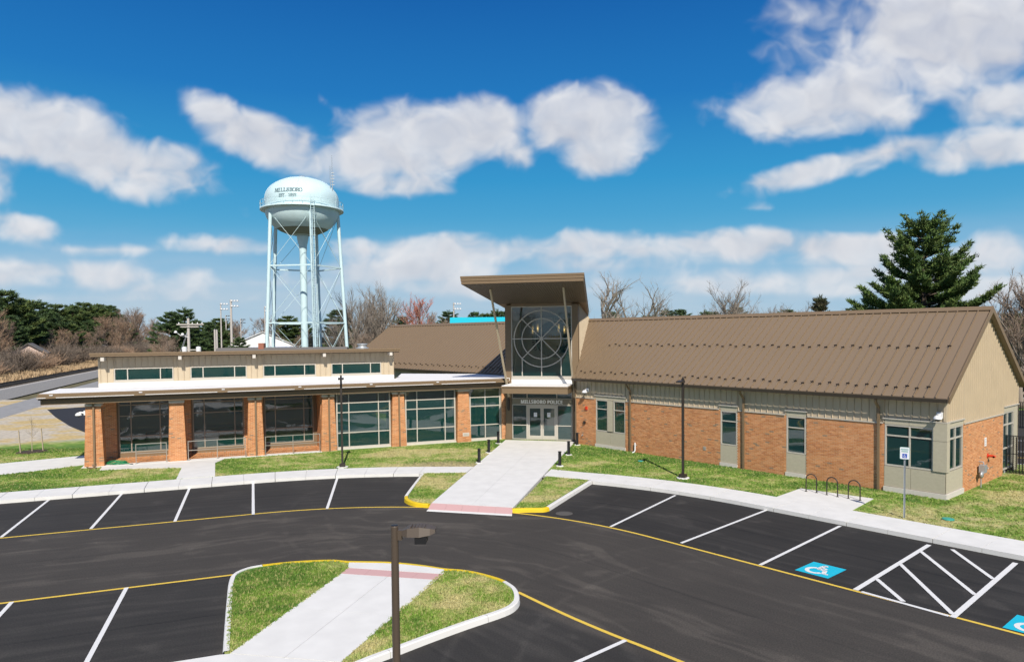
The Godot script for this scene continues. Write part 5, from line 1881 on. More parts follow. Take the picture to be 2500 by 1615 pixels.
	for wd in [["RESERVED", 0.135, 0.235], ["PARKING", 0.062, 0.20]]:
		var tm := text_mesh(wd[0], 0.045, 0.004)
		var s := 1.0
		if tm.get_aabb().size.x > 0.01:
			s = wd[2] / tm.get_aabb().size.x
		part(sg, "lettering", tm, mats.sign_green, Transform3D(Basis.from_scale(Vector3(s, 1, 1)), Vector3(0, 2.365 + wd[1], 0.010)))
	# wall fittings
	security_camera("white dome camera on the siding above the corner window", wall_frame(FM, -0.22, 3.36, 0.012))
	security_camera("white dome camera on the siding beside the entrance tower", wall_frame(FM, -19.55, 3.34, 0.012))
	security_camera("white dome camera on the end brick pier of the porch", FL * Transform3D(Basis(Vector3(0, 0, 1), Vector3.UP, Vector3(-1, 0, 0)), Vector3(-20.80, 2.85, -0.2)))
	var hs := placed("alarm_horn", "red fire alarm horn on the brick beside the entrance", "alarm", wall_frame(FM, -19.67, 2.24, 0.0))
	part(hs, "body", flat_box(Vector3(-0.075, -0.10, 0.0), Vector3(0.075, 0.10, 0.07)), mats.red_paint)
	part(hs, "lens", flat_box(Vector3(-0.05, -0.02, 0.07), Vector3(0.05, 0.07, 0.095)), mats.red_paint)
	var kb := placed("key_box", "small black key box on the brick beside the entrance", "box", wall_frame(FM, -19.84, 1.36, 0.0))
	part(kb, "body", flat_box(Vector3(-0.075, -0.085, 0.0), Vector3(0.075, 0.085, 0.08)), mats.black_metal)
	part(kb, "door", flat_box(Vector3(-0.06, -0.07, 0.08), Vector3(0.06, 0.07, 0.09)), mats.dark_brown)
	for q in [[FM, -19.98, 0.58, "grey hose tap on the brick near the entrance walk"], [FG, 4.78, 0.68, "grey hose tap on the gable brick beside the gas meter"]]:
		var tp := placed("hose_tap", q[3], "tap", wall_frame(q[0], q[1], q[2], 0.0), "hose taps")
		var m := MB.new()
		m.tube([Vector3(0, 0, 0), Vector3(0, 0, 0.09), Vector3(0, -0.05, 0.13)], [0.025, 0.025, 0.02], 8)
		part(tp, "spout", m, mats.galvanised)
		part(tp, "handwheel", lathe_of([Vector2(0, 0.03), Vector2(0.045, 0.03), Vector2(0.045, 0.045), Vector2(0, 0.045)], 12), mats.galvanised, Transform3D(Basis.IDENTITY, Vector3(0, 0, 0.07)))
	var pp := placed("drain_pipe", "short white pipe stub standing against the brick wall", "pipe", wall_frame(FM, -15.83, -0.05, 0.10))
	var pm := MB.new()
	pm.tube([Vector3(-0.12, 0.03, 0.1), Vector3(-0.02, 0.10, 0.02), Vector3(0, 0.2, 0), Vector3(0, 0.62, 0)], [0.04, 0.04, 0.04, 0.04], 10)
	part(pp, "pipe", pm, mats.white_plastic)
	part(pp, "bracket", flat_box(Vector3(-0.05, 0.45, -0.1), Vector3(0.05, 0.50, -0.03)), mats.galvanised)
	var wv := placed("wall_vent", "small grey vent low in the long brick wall", "vent", wall_frame(FM, -11.27, 0.75, 0.0))
	part(wv, "frame", flat_box(Vector3(-0.09, -0.10, -0.02), Vector3(0.09, 0.10, 0.012)), mats.vent_grey)
	for i in 4:
		part(wv, "slat", flat_box(Vector3(-0.07, -0.08 + i * 0.042, 0.013), Vector3(0.07, -0.055 + i * 0.042, 0.022)), mats.vent_grey)
	var ws := placed("wall_notice", "small white notice plate on the gable brick", "notice", wall_frame(FG, 4.77, 1.62, 0.0))
	part(ws, "plate", flat_box(Vector3(-0.13, 0.0, 0.0), Vector3(0.13, 0.38, 0.01)), mats.white_plastic)
	for i in 3:
		part(ws, "print", flat_box(Vector3(-0.08, 0.07 + i * 0.11, 0.01), Vector3(0.08, 0.10 + i * 0.11, 0.0115)), mats.frame_champagne)
	var fv := placed("fire_valve", "red fire department valve on the gable brick", "valve", wall_frame(FG, 5.09, 1.16, 0.0))
	var fm := MB.new()
	fm.tube([Vector3(0, 0, 0), Vector3(0, 0, 0.22)], [0.06, 0.055], 12)
	part(fv, "body", fm, mats.red_paint)
	part(fv, "plate", lathe_of([Vector2(0.0, 0.0), Vector2(0.11, 0.0), Vector2(0.11, 0.02), Vector2(0.0, 0.02)], 18), mats.red_paint, Transform3D(Basis(Vector3.RIGHT, PI / 2), Vector3.ZERO))
	for s in [-1.0, 1.0]:
		var om := MB.new()
		om.tube([Vector3(0, 0, 0.18), Vector3(s * 0.10, -0.02, 0.26)], [0.05, 0.045], 10)
		part(fv, "outlet", om, mats.red_paint)
	var gmr := placed("gas_meter", "grey gas meter with pipes low on the gable brick", "gas meter", wall_frame(FG, 3.84, -0.02, 0.0))
	part(gmr, "body", flat_box(Vector3(-0.17, 0.62, 0.08), Vector3(0.15, 0.95, 0.30)), mats.galvanised)
	part(gmr, "regulator", lathe_of([Vector2(0.0, -0.06), Vector2(0.13, -0.05), Vector2(0.13, 0.05), Vector2(0.0, 0.07)], 18), mats.galvanised, Transform3D(Basis(Vector3.RIGHT, PI / 2), Vector3(-0.22, 0.55, 0.2)))
	var gp := MB.new()
	gp.tube([Vector3(-0.22, -0.02, 0.18), Vector3(-0.22, 0.5, 0.18)], [0.025, 0.025], 8)
	gp.tube([Vector3(0.1, 0.95, 0.18), Vector3(0.1, 1.06, 0.18), Vector3(0.1, 1.06, 0.0)], [0.025, 0.025, 0.025], 8)
	gp.tube([Vector3(-0.22, 0.6, 0.18), Vector3(-0.1, 0.72, 0.18)], [0.025, 0.025], 8)
	part(gmr, "pipe", gp, mats.galvanised)
	# garden hose, splash block, lids
	var hz := thing("garden_hose", "coiled green garden hose lying by the porch", "hose", Vector3(-21.35, 0.165, -38.28))
	var hm := MB.new()
	var hpts := []
	var hr := []
	for i in 150:
		var an := i * TAU / 24.0
		var rad := 0.40 + 0.07 * sin(i * 0.61) + 0.03 * sin(i * 1.7)
		hpts.append(Vector3(cos(an) * rad * 1.25, 0.014 + 0.020 * (i / 24) + 0.006 * sin(i * 0.9), sin(an) * rad * 0.8))
		hr.append(0.014)
	hpts.append(Vector3(0.9, 0.02, 0.25))
	hr.append(0.014)
	hm.tube(hpts, hr, 6)
	part(hz, "hose", hm, mats.hose_green)
	part(hz, "nozzle", flat_box(Vector3(0.88, 0.0, 0.23), Vector3(1.02, 0.04, 0.27)), mats.black_metal)
	var sb := placed("splash_block", "brown splash block under the porch downspout", "splash block", FL * Transform3D(Basis(Vector3.UP, 0.4), Vector3(-20.5, -0.02, 0.42)))
	var sm := MB.new()
	sm.box(Vector3(-0.16, 0.0, -0.35), Vector3(0.16, 0.03, 0.35))
	sm.box(Vector3(-0.16, 0.03, -0.35), Vector3(-0.13, 0.08, 0.35))
	sm.box(Vector3(0.13, 0.03, -0.35), Vector3(0.16, 0.08, 0.35))
	part(sb, "trough", sm, mats.trim_brown)
	for q in [[15.54, -25.35, 0.20, "round green irrigation lid in the dry lawn"], [6.75, -37.6, 0.15, "small pale green irrigation lid in the lawn by the brick wing"]]:
		var ld := thing("irrigation_lid", q[3], "lid", Vector3(q[0], 0.135, q[1]), 0.0, "irrigation lids")
		part(ld, "rim", lathe_of([Vector2(0.0, -0.02), Vector2(q[2], -0.02), Vector2(q[2], 0.045), Vector2(q[2] - 0.02, 0.05), Vector2(q[2] - 0.025, 0.04), Vector2(0, 0.04)], 20), mats.sign_green)
		part(ld, "lid", lathe_of([Vector2(0.0, 0.041), Vector2(q[2] - 0.03, 0.041), Vector2(q[2] - 0.035, 0.055), Vector2(0, 0.057)], 20), mats.sign_green)
	var mh := thing("drain_cover", "round iron drain cover in the asphalt by the entrance island", "drain cover", Vector3(1.95, 0.0, -27.3))
	part(mh, "rim", lathe_of([Vector2(0.26, -0.02), Vector2(0.33, 0.003), Vector2(0.33, 0.008), Vector2(0.27, 0.009)], 28), mats.drain_iron)
	part(mh, "cover", lathe_of([Vector2(0.0, 0.006), Vector2(0.268, 0.006), Vector2(0.268, 0.0), Vector2(0.0, 0.0)], 28), mats.drain_iron)
	# porch railings
	for q in [[-18.45, -16.97, 2, "short steel porch railing between the end pier and its neighbour"], [-15.89, -12.93, 3, "steel porch railing in the second bay"], [-11.87, -8.86, 3, "steel porch railing in the bay beside the flush glazing"]]:
		var rl := placed("porch_railing", q[3], "railing", FL * Transform3D(Basis.IDENTITY, Vector3((q[0] + q[1]) / 2, 0.012, 0.12)), "porch railings")
		var hwid: float = (q[1] - q[0]) / 2
		for y in [1.05, 0.55]:
			var m := MB.new()
			m.box(Vector3(-hwid - 0.02, y - 0.02, -0.02), Vector3(hwid + 0.02, y + 0.02, 0.02))
			part(rl, "rail", m, mats.steel_rail)
		for i in q[2]:
			var xx: float = lerpf(-hwid, hwid, float(i) / (q[2] - 1))
			part(rl, "post", flat_box(Vector3(xx - 0.018, 0.0, -0.018), Vector3(xx + 0.018, 1.03, 0.018)), mats.steel_rail)
			part(rl, "foot", flat_box(Vector3(xx - 0.05, 0.0, -0.05), Vector3(xx + 0.05, 0.012, 0.05)), mats.steel_rail)
	# chain link fence with slats
	var fd := Vector3(0.66, 0, 0.75)
	for q in [[Vector3(23.25, 0.13, -33.64), 6.0, "chain link fence with dark slats beside the gable end"], [Vector3(33.5, 0.13, -50.5), 9.0, "dark slatted fence at the back of the yard"]]:
		var fn := thing("chain_link_fence", q[2], "fence", q[0], atan2(-fd.z, fd.x), "fences of the yard")
		var L: float = q[1]
		var i := 0
		while i * 2.4 <= L:
			part(fn, "post", lathe_of([Vector2(0.0, -0.1), Vector2(0.045 if i == 0 else 0.03, -0.1), Vector2(0.045 if i == 0 else 0.03, 1.86), Vector2(0.0, 1.88)], 12), mats.galvanised if i == 0 else mats.black_metal, Transform3D(Basis.IDENTITY, Vector3(i * 2.4, 0, 0)))
			i += 1
		var rm := MB.new()
		rm.tube([Vector3(0, 1.8, 0), Vector3(L, 1.8, 0)], [0.02, 0.02], 8)
		rm.tube([Vector3(0, 0.95, 0), Vector3(L, 0.95, 0)], [0.015, 0.015], 8)
		part(fn, "rail", rm, mats.black_metal)
		var wm := MB.new()
		var x := -1.75
		while x < L:
			var a0 := maxf(x, 0.0)
			var b0 := minf(x + 1.75, L)
			wm.bar(Vector3(a0, 0.05 + a0 - x, 0.008), Vector3(b0, 0.05 + b0 - x, 0.008), 0.008, 0.008)
			wm.bar(Vector3(a0, 1.80 - (a0 - x), -0.008), Vector3(b0, 1.80 - (b0 - x), -0.008), 0.008, 0.008)
			x += 0.09
		stuff(part(fn, "wire_mesh", wm, mats.black_metal))
		var sm2 := MB.new()
		x = 0.08
		while x < L:
			sm2.box(Vector3(x, 0.06, -0.004), Vector3(x + 0.045, 1.76, 0.004))
			x += 0.125
		stuff(part(fn, "slats", sm2, mats.black_metal))
	# staked sapling
	var sp := thing("sapling", "bare staked sapling in a round mulch bed beside the side walk", "sapling", Vector3(-28.9, 0.13, -42.75))
	var tm2 := MB.new()
	tm2.tube([Vector3(0, 0, 0), Vector3(0.02, 0.8, 0.01), Vector3(0.0, 2.1, 0)], [0.025, 0.02, 0.008], 6)
	var rg := RandomNumberGenerator.new()
	rg.seed = 4
	for k in 26:
		var y := rg.randf_range(0.75, 2.0)
		var an := rg.randf() * TAU
		var ln := rg.randf_range(0.25, 0.6) * (2.3 - y) * 0.8
		tm2.tube([Vector3(0.01, y, 0), Vector3(cos(an) * ln * 0.5, y + ln * 0.5, sin(an) * ln * 0.5), Vector3(cos(an) * ln * 0.8, y + ln, sin(an) * ln * 0.8)], [0.009, 0.006, 0.003], 4)
	part(sp, "trunk", tm2, mats.stake_wood)
	part(sp, "mulch_bed", lathe_of([Vector2(0.85, -0.02), Vector2(0.8, 0.03), Vector2(0.5, 0.06), Vector2(0.0, 0.05)], 24), mats.mulch)
	for q in [Vector3(-0.36, 0, 0.48), Vector3(0.48, 0, -0.29)]:
		part(sp, "stake", flat_box(Vector3(-0.025, -0.05, -0.025), Vector3(0.025, 1.4, 0.025)), mats.stake_wood, Transform3D(Basis(Vector3(0, 0, 1), 0.06), q))


# ---------------------------------------------------------------- background
func pix(x: float, depth: float, y := 0.0) -> Vector3:   # a point straight ahead of a photograph column, at a depth
	return Vector3((x - 1250.0) / 1746.0 * depth, y, -depth)


func water_tower() -> void:
	var blue := mat("tank_blue", lin(0.57, 0.74, 0.78), 0.5, 0.0, noise_tex(101, 0.02, 0.88, 1.0, 5), 0.05)
	var rust := mat("tank_grime", lin(0.26, 0.29, 0.22), 0.8, 0.0, noise_tex(102, 0.03, 0.5, 1.0, 5), 0.3)
	var ink := mat("tank_letters", lin(0.16, 0.24, 0.27), 0.7)
	var t := thing("water_tower", "pale blue legged water tower with a domed tank, lettered with the town name", "water tower", Vector3(-32.0, -0.35, -110.5), 0.282)
	var prof := []
	for k in 9:      # lower bowl
		var a := deg_to_rad(lerpf(-78.0, 0.0, k / 8.0))
		prof.append(Vector2(5.48 * cos(a), 26.4 + 3.75 * sin(a)))
	prof.append(Vector2(5.5, 28.1))
	for k in range(1, 10):
		var a := deg_to_rad(lerpf(0.0, 90.0, k / 9.0))
		prof.append(Vector2(5.5 * cos(a), 28.1 + 3.45 * sin(a)))
	part(t, "tank", lathe_of(prof, 56), blue)
	part(t, "bowl_stain", lathe_of([Vector2(0.9, 22.7), Vector2(2.2, 22.93), Vector2(3.3, 23.38), Vector2(3.75, 23.65)], 48), rust)
	for k in 10:
		var m := MB.new()
		var pts := []
		var rr := []
		for j in 10:
			var a := deg_to_rad(lerpf(-5.0, 86.0, j / 9.0))
			pts.append(Vector3(5.51 * cos(a) if a > 0 else 5.51, 28.1 + (3.46 * sin(a) if a > 0 else 5.0 * sin(a)), 0))
			rr.append(0.022)
		m.tube(pts, rr, 4)
		part(t, "seam", m, blue, Transform3D(Basis(Vector3.UP, TAU * k / 10.0 + 0.2), Vector3.ZERO))
	# balcony
	part(t, "balcony", lathe_of([Vector2(5.45, 26.42), Vector2(6.18, 26.42), Vector2(6.2, 26.45), Vector2(6.2, 26.62), Vector2(6.1, 26.64), Vector2(5.45, 26.56)], 56), blue)
	var rl := MB.new()
	for h in [27.1, 27.65]:
		var pts := []
		var rr := []
		for k in 57:
			pts.append(Vector3(cos(TAU * k / 56) * 6.15, h, sin(TAU * k / 56) * 6.15))
			rr.append(0.03)
		rl.tube(pts, rr, 5, false)
	for k in 28:
		var a := TAU * k / 28
		rl.tube([Vector3(cos(a) * 6.15, 26.6, sin(a) * 6.15), Vector3(cos(a) * 6.15, 27.65, sin(a) * 6.15)], [0.03, 0.03], 4)
	part(t, "railing", rl, blue)
	# riser
	part(t, "riser", lathe_of([Vector2(0.52, 0.0), Vector2(0.52, 20.3), Vector2(0.60, 20.5), Vector2(0.60, 21.2), Vector2(0.85, 22.2), Vector2(0.9, 22.9)], 24), blue)
	# five legs with rings and rods
	var legs := []
	for k in 5:
		var a := deg_to_rad(5.0 + 72.0 * k)
		legs.append(Vector3(cos(a), 0, sin(a)))
	var rad := func(y: float) -> float: return lerpf(6.62, 5.28, y / 26.3)
	for k in 5:
		var m := MB.new()
		m.tube([legs[k] * rad.call(-0.1) + Vector3(0, -0.1, 0), legs[k] * rad.call(13.0) + Vector3(0, 13, 0), legs[k] * rad.call(26.3) + Vector3(0, 26.3, 0)], [0.26, 0.26, 0.26], 14)
		part(t, "leg", m, blue)
		part(t, "leg_foot", flat_box(Vector3(-0.6, -0.1, -0.6), Vector3(0.6, 0.6, 0.6)), mats.concrete, Transform3D(Basis.IDENTITY, legs[k] * rad.call(0.0)))
	var lv := [0.9, 9.3, 17.8, 25.7]
	for k in 5:
		var j := (k + 1) % 5
		for i in [1, 2]:
			var m := MB.new()
			m.bar(legs[k] * rad.call(lv[i]) + Vector3(0, lv[i], 0), legs[j] * rad.call(lv[i]) + Vector3(0, lv[i], 0), 0.20, 0.20)
			part(t, "strut", m, blue)
		for i in 3:
			for s in 2:
				var m := MB.new()
				var a: float = lv[i] if s == 0 else lv[i + 1]
				var b: float = lv[i + 1] if s == 0 else lv[i]
				m.tube([legs[k] * rad.call(a) + Vector3(0, a, 0), legs[j] * rad.call(b) + Vector3(0, b, 0)], [0.034, 0.034], 5)
				part(t, "rod", m, blue)
	# caged ladder up the front leg
	var f: Vector3 = legs[1]
	var ld := MB.new()
	var side := f.cross(Vector3.UP).normalized()
	for s in [-0.25, 0.25]:
		ld.tube([f * (rad.call(3.0) + 0.62) + side * s + Vector3(0, 3.0, 0), f * (rad.call(26.0) + 0.95) + side * s + Vector3(0, 27.9, 0)], [0.05, 0.05], 5)
	var y := 3.2
	while y < 27.8:
		var c: Vector3 = f * (lerpf(rad.call(3.0) + 0.62, rad.call(26.0) + 0.95, (y - 3.0) / 24.9)) + Vector3(0, y, 0)
		ld.tube([c - side * 0.25, c + side * 0.25], [0.022, 0.022], 4)
		if int(y / 0.4) % 3 == 0:
			ld.tube([c - side * 0.3, c - side * 0.34 + f * 0.45, c + f * 0.7, c + side * 0.34 + f * 0.45, c + side * 0.3], [0.025, 0.025, 0.025, 0.025, 0.025], 4)
		y += 0.4
	part(t, "ladder", ld, blue)
	# aerials
	var an := MB.new()
	for q in [[4.15, 1.2, 27.6, 33.0], [4.45, 1.2, 27.6, 34.6]]:
		an.tube([Vector3(q[0], q[2] + 1.2, q[1] + 1.4), Vector3(q[0], q[3], q[1] + 1.4)], [0.07, 0.03], 5)
	for k in 5:
		an.bar(Vector3(4.3, 30.2 + k * 0.45, 2.6), Vector3(4.75, 30.2 + k * 0.45, 2.6), 0.05, 0.12)
	part(t, "aerial", an, mats.galvanised)
	part(t, "hatch", lathe_of([Vector2(0.0, 31.45), Vector2(0.55, 31.45), Vector2(0.5, 31.75), Vector2(0.0, 31.8)], 14), mats.galvanised)
	# the name, letter by letter round the tank
	for wd in [["MILLSBORO", 28.72, -43.0, 0.5, 0.56], ["EST. 1893", 27.92, -36.0, -8.0, 0.44]]:
		var s: String = wd[0]
		for i in s.length():
			if s[i] == " ":
				continue
			var a := deg_to_rad(lerpf(wd[2], wd[3], (i + 0.5) / s.length()))
			var tm := text_mesh(s[i], wd[4], 0.03, true)
			var rr := 5.53 if wd[1] < 28.3 else 5.47
			part(t, "tank_letter", tm, ink, Transform3D(Basis(Vector3.UP, a) * Basis(Vector3.RIGHT, -0.10 if wd[1] > 28.3 else 0.0), Vector3(sin(a) * rr, wd[1], cos(a) * rr)))


func bare_tree(sd: int, H: float, spread: float, limbs: int, twigs: int, gnarl := 0.25, clear := 0.22, droop := 0.0, thick := 1.0) -> Array:
	var r := RandomNumberGenerator.new()
	r.seed = sd
	var T := MB.new()
	var C := MB.new()
	var wob := func(d: Vector3, k: float) -> Vector3: return (d + Vector3(r.randf_range(-k, k), r.randf_range(-k, k) * 0.6, r.randf_range(-k, k))).normalized()
	var limb := func(m: MB, p: Vector3, d: Vector3, L: float, r0: float, r1: float, n: int, sides: int, lift: float) -> Array:
		var pts := [p]
		var rad := [r0]
		var dd := d
		for i in n:
			dd = wob.call(dd + Vector3(0, lift, 0), gnarl)
			pts.append(pts[i] + dd * L / n)
			rad.append(lerpf(r0, r1, (i + 1.0) / n))
		m.tube(pts, rad, sides, false)
		return pts
	var tr: Array = limb.call(T, Vector3(0, -0.2, 0), Vector3.UP, H * 0.62, H * 0.022 * thick, H * 0.009 * thick, 6, 7, 0.5)
	for i in limbs:
		var t := clear + (1.0 - clear) * (i + r.randf()) / limbs
		var k := mini(int(t * 6), 5)
		var p: Vector3 = tr[k].lerp(tr[k + 1], t * 6 - k)
		var a := i * 2.4 + r.randf_range(-0.5, 0.5)
		var el := lerpf(0.45, 1.35, t)
		var d := Vector3(cos(a) * cos(el), sin(el), sin(a) * cos(el))
		var L := H * spread * lerpf(1.0, 0.72, t) * r.randf_range(0.8, 1.15)
		var l1: Array = limb.call(T, p, d, L, H * 0.010 * thick * (1.2 - 0.5 * t), H * 0.003 * thick, 5, 5, 0.10)
		for j in 6:
			var u := 0.28 + 0.72 * (j + r.randf()) / 6.0
			var k1 := mini(int(u * 5), 4)
			var p1: Vector3 = l1[k1].lerp(l1[k1 + 1], u * 5 - k1)
			var d1: Vector3 = wob.call((l1[k1 + 1] - l1[k1]).normalized() + Vector3(0, 0.3, 0), 0.85)
			var l2: Array = limb.call(T, p1, d1, L * 0.45 * r.randf_range(0.7, 1.2), H * 0.0035 * thick, H * 0.0014 * thick, 4, 4, 0.12 - droop)
			for q in 5:
				var w := 0.25 + 0.75 * (q + r.randf()) / 5.0
				var k2 := mini(int(w * 4), 3)
				var p2: Vector3 = l2[k2].lerp(l2[k2 + 1], w * 4 - k2)
				var d2: Vector3 = wob.call((l2[k2 + 1] - l2[k2]).normalized() + Vector3(0, 0.2 - droop, 0), 0.9)
				var l3: Array = limb.call(C, p2, d2, L * 0.24 * r.randf_range(0.7, 1.3), H * 0.0016, H * 0.0007, 2, 3, 0.1 - droop)
				for s in twigs:
					var e: Vector3 = l3[r.randi() % 2].lerp(l3[2], r.randf())
					var d3: Vector3 = wob.call((l3[2] - l3[1]).normalized() + Vector3(0, 0.25 - droop, 0), 1.0)
					var sd_ := d3.cross(Vector3(r.randf() - 0.5, r.randf() - 0.5, r.randf() - 0.5)).normalized() * H * 0.0011
					C.tri(e - sd_, e + sd_, e + d3 * L * 0.16 * r.randf_range(0.6, 1.4))
	return fitted(T, C, H)


func fitted(T: MB, C: MB, H: float) -> Array:   # brings a grown tree to its height
	var top := 0.0
	for m in [T, C]:
		for p in m.v:
			top = maxf(top, p.y)
	var f := H / top
	for m in [T, C]:
		for i in m.v.size():
			m.v[i] = m.v[i] * f
	return [T.commit(), C.commit()]


func needle_tuft(m: MB, r: RandomNumberGenerator, p: Vector3, d: Vector3, size: float, n: int) -> void:
	for i in n:
		var e := (d * 0.8 + Vector3(r.randf_range(-1, 1), r.randf_range(-0.5, 0.9), r.randf_range(-1, 1))).normalized()
		var s := e.cross(Vector3(r.randf() - 0.5, r.randf() - 0.5, r.randf() - 0.5)).normalized() * size * 0.13
		var b := p + Vector3(r.randf_range(-1, 1), r.randf_range(-0.45, 0.45), r.randf_range(-1, 1)) * size * 0.55
		m.tri(b - s, b + s, b + e * size * r.randf_range(0.6, 1.1))


func pine_tree(sd: int, H: float, R: float, whorls: int, base: float, cols: Array, tuft := 0.5, round_top := 0.35, lift := 0.25) -> Array:
	var r := RandomNumberGenerator.new()
	r.seed = sd
	var T := MB.new()
	var C := MB.new()
	C.colored = true
	T.tube([Vector3(0, -0.2, 0), Vector3(0.1, H * 0.4, 0.05), Vector3(-0.05, H * 0.75, 0), Vector3(0, H * 0.97, 0)], [H * 0.02, H * 0.016, H * 0.009, 0.03], 8)
	for w in whorls:
		var t := (w + r.randf() * 0.7) / whorls
		var y := H * lerpf(base, 0.97, t)
		var env := pow(1.0 - t, 0.75) * (1.0 - round_top) + round_top * sqrt(maxf(0.0, 1.0 - t * t))
		var n := 7 if t < 0.7 else 5
		for i in n:
			var a := TAU * (i + r.randf_range(-0.35, 0.35)) / n + w * 0.9
			var L := R * env * r.randf_range(0.62, 1.12)
			var out := Vector3(cos(a), 0, sin(a))
			var pts := []
			var rad := []
			var li := lift * r.randf_range(0.4, 1.5) + 0.5 * t
			for k in 5:
				var u := k / 4.0
				pts.append(Vector3(0, y, 0) + out * L * u + Vector3(0, L * (li * u * u * 0.9 - 0.06 * u + t * 0.25 * u), 0))
				rad.append(lerpf(H * 0.005, 0.015, u))
			T.tube(pts, rad, 4, false)
			var side := out.cross(Vector3.UP)
			var nb := maxi(6, int(L * 4.0))
			for b in nb:
				var u := 0.28 + 0.72 * (b + r.randf()) / nb
				var k := mini(int(u * 4), 3)
				var p: Vector3 = pts[k].lerp(pts[k + 1], u * 4 - k)
				var sgn := 1.0 if b % 2 == 0 else -1.0
				var bl := L * 0.34 * (1.15 - u) * r.randf_range(0.7, 1.3) + 0.25
				var bd := (out * 0.75 + side * sgn * r.randf_range(0.5, 1.1) + Vector3(0, 0.25, 0)).normalized()
				if u > 0.9:
					bd = (out + Vector3(0, 0.45, 0)).normalized()
				var cc: Color = cols[r.randi() % cols.size()] * r.randf_range(0.75, 1.25)
				cc.a = 1.0
				C.col = cc
				var nt := maxi(2, int(bl / (tuft * 0.36)))
				for q in nt:
					needle_tuft(C, r, p + bd * bl * (q + 0.6) / nt, (bd + Vector3(0, 0.5, 0)).normalized(), tuft, 13)
	for q in 6:
		C.col = cols[0]
		needle_tuft(C, r, Vector3(0, H * (0.95 + 0.01 * q), 0), Vector3.UP, tuft, 8)
	return fitted(T, C, H)


func shrub(sd: int, H: float, W: float, n: int) -> ArrayMesh:
	var r := RandomNumberGenerator.new()
	r.seed = sd
	var m := MB.new()
	for i in n:
		var a := r.randf() * TAU
		var b := Vector3(cos(a), 0, sin(a)) * r.randf() * W * 0.45
		var e := r.randf_range(0.55, 1.5)
		var d := Vector3(cos(a + r.randf_range(-0.8, 0.8)) * cos(e), sin(e), sin(a + r.randf_range(-0.8, 0.8)) * cos(e))
		var L := H * r.randf_range(0.55, 1.0)
		var c := b + d * L
		var s := d.cross(Vector3(r.randf() - 0.5, 0.3, r.randf() - 0.5)).normalized() * 0.03
		m.tri(b - s, b + s, c)
		for k in 7:
			var u := r.randf_range(0.3, 1.0)
			var d2 := (d + Vector3(r.randf_range(-1, 1), r.randf_range(-0.4, 0.9), r.randf_range(-1, 1))).normalized()
			var s2 := d2.cross(Vector3(r.randf() - 0.5, r.randf() - 0.5, r.randf() - 0.5)).normalized() * 0.022
			var p := b.lerp(c, u)
			m.tri(p - s2, p + s2, p + d2 * L * 0.3 * r.randf_range(0.5, 1.3))
	return m.commit()


func plant(called: String, label: String, meshes: Array, bark: Material, leaf: Material, at: Vector3, scale: Vector3, turn: float, group: String) -> void:
	var t := thing(called, label, "tree", at, 0.0, group)
	# "scale" counts from a nominal height of metres; the mesh is brought to that height first
	t.transform = Transform3D(Basis(Vector3.UP, turn).scaled_local(scale), at)
	part(t, "trunk", meshes[0], bark)
	part(t, "crown", meshes[1], leaf)


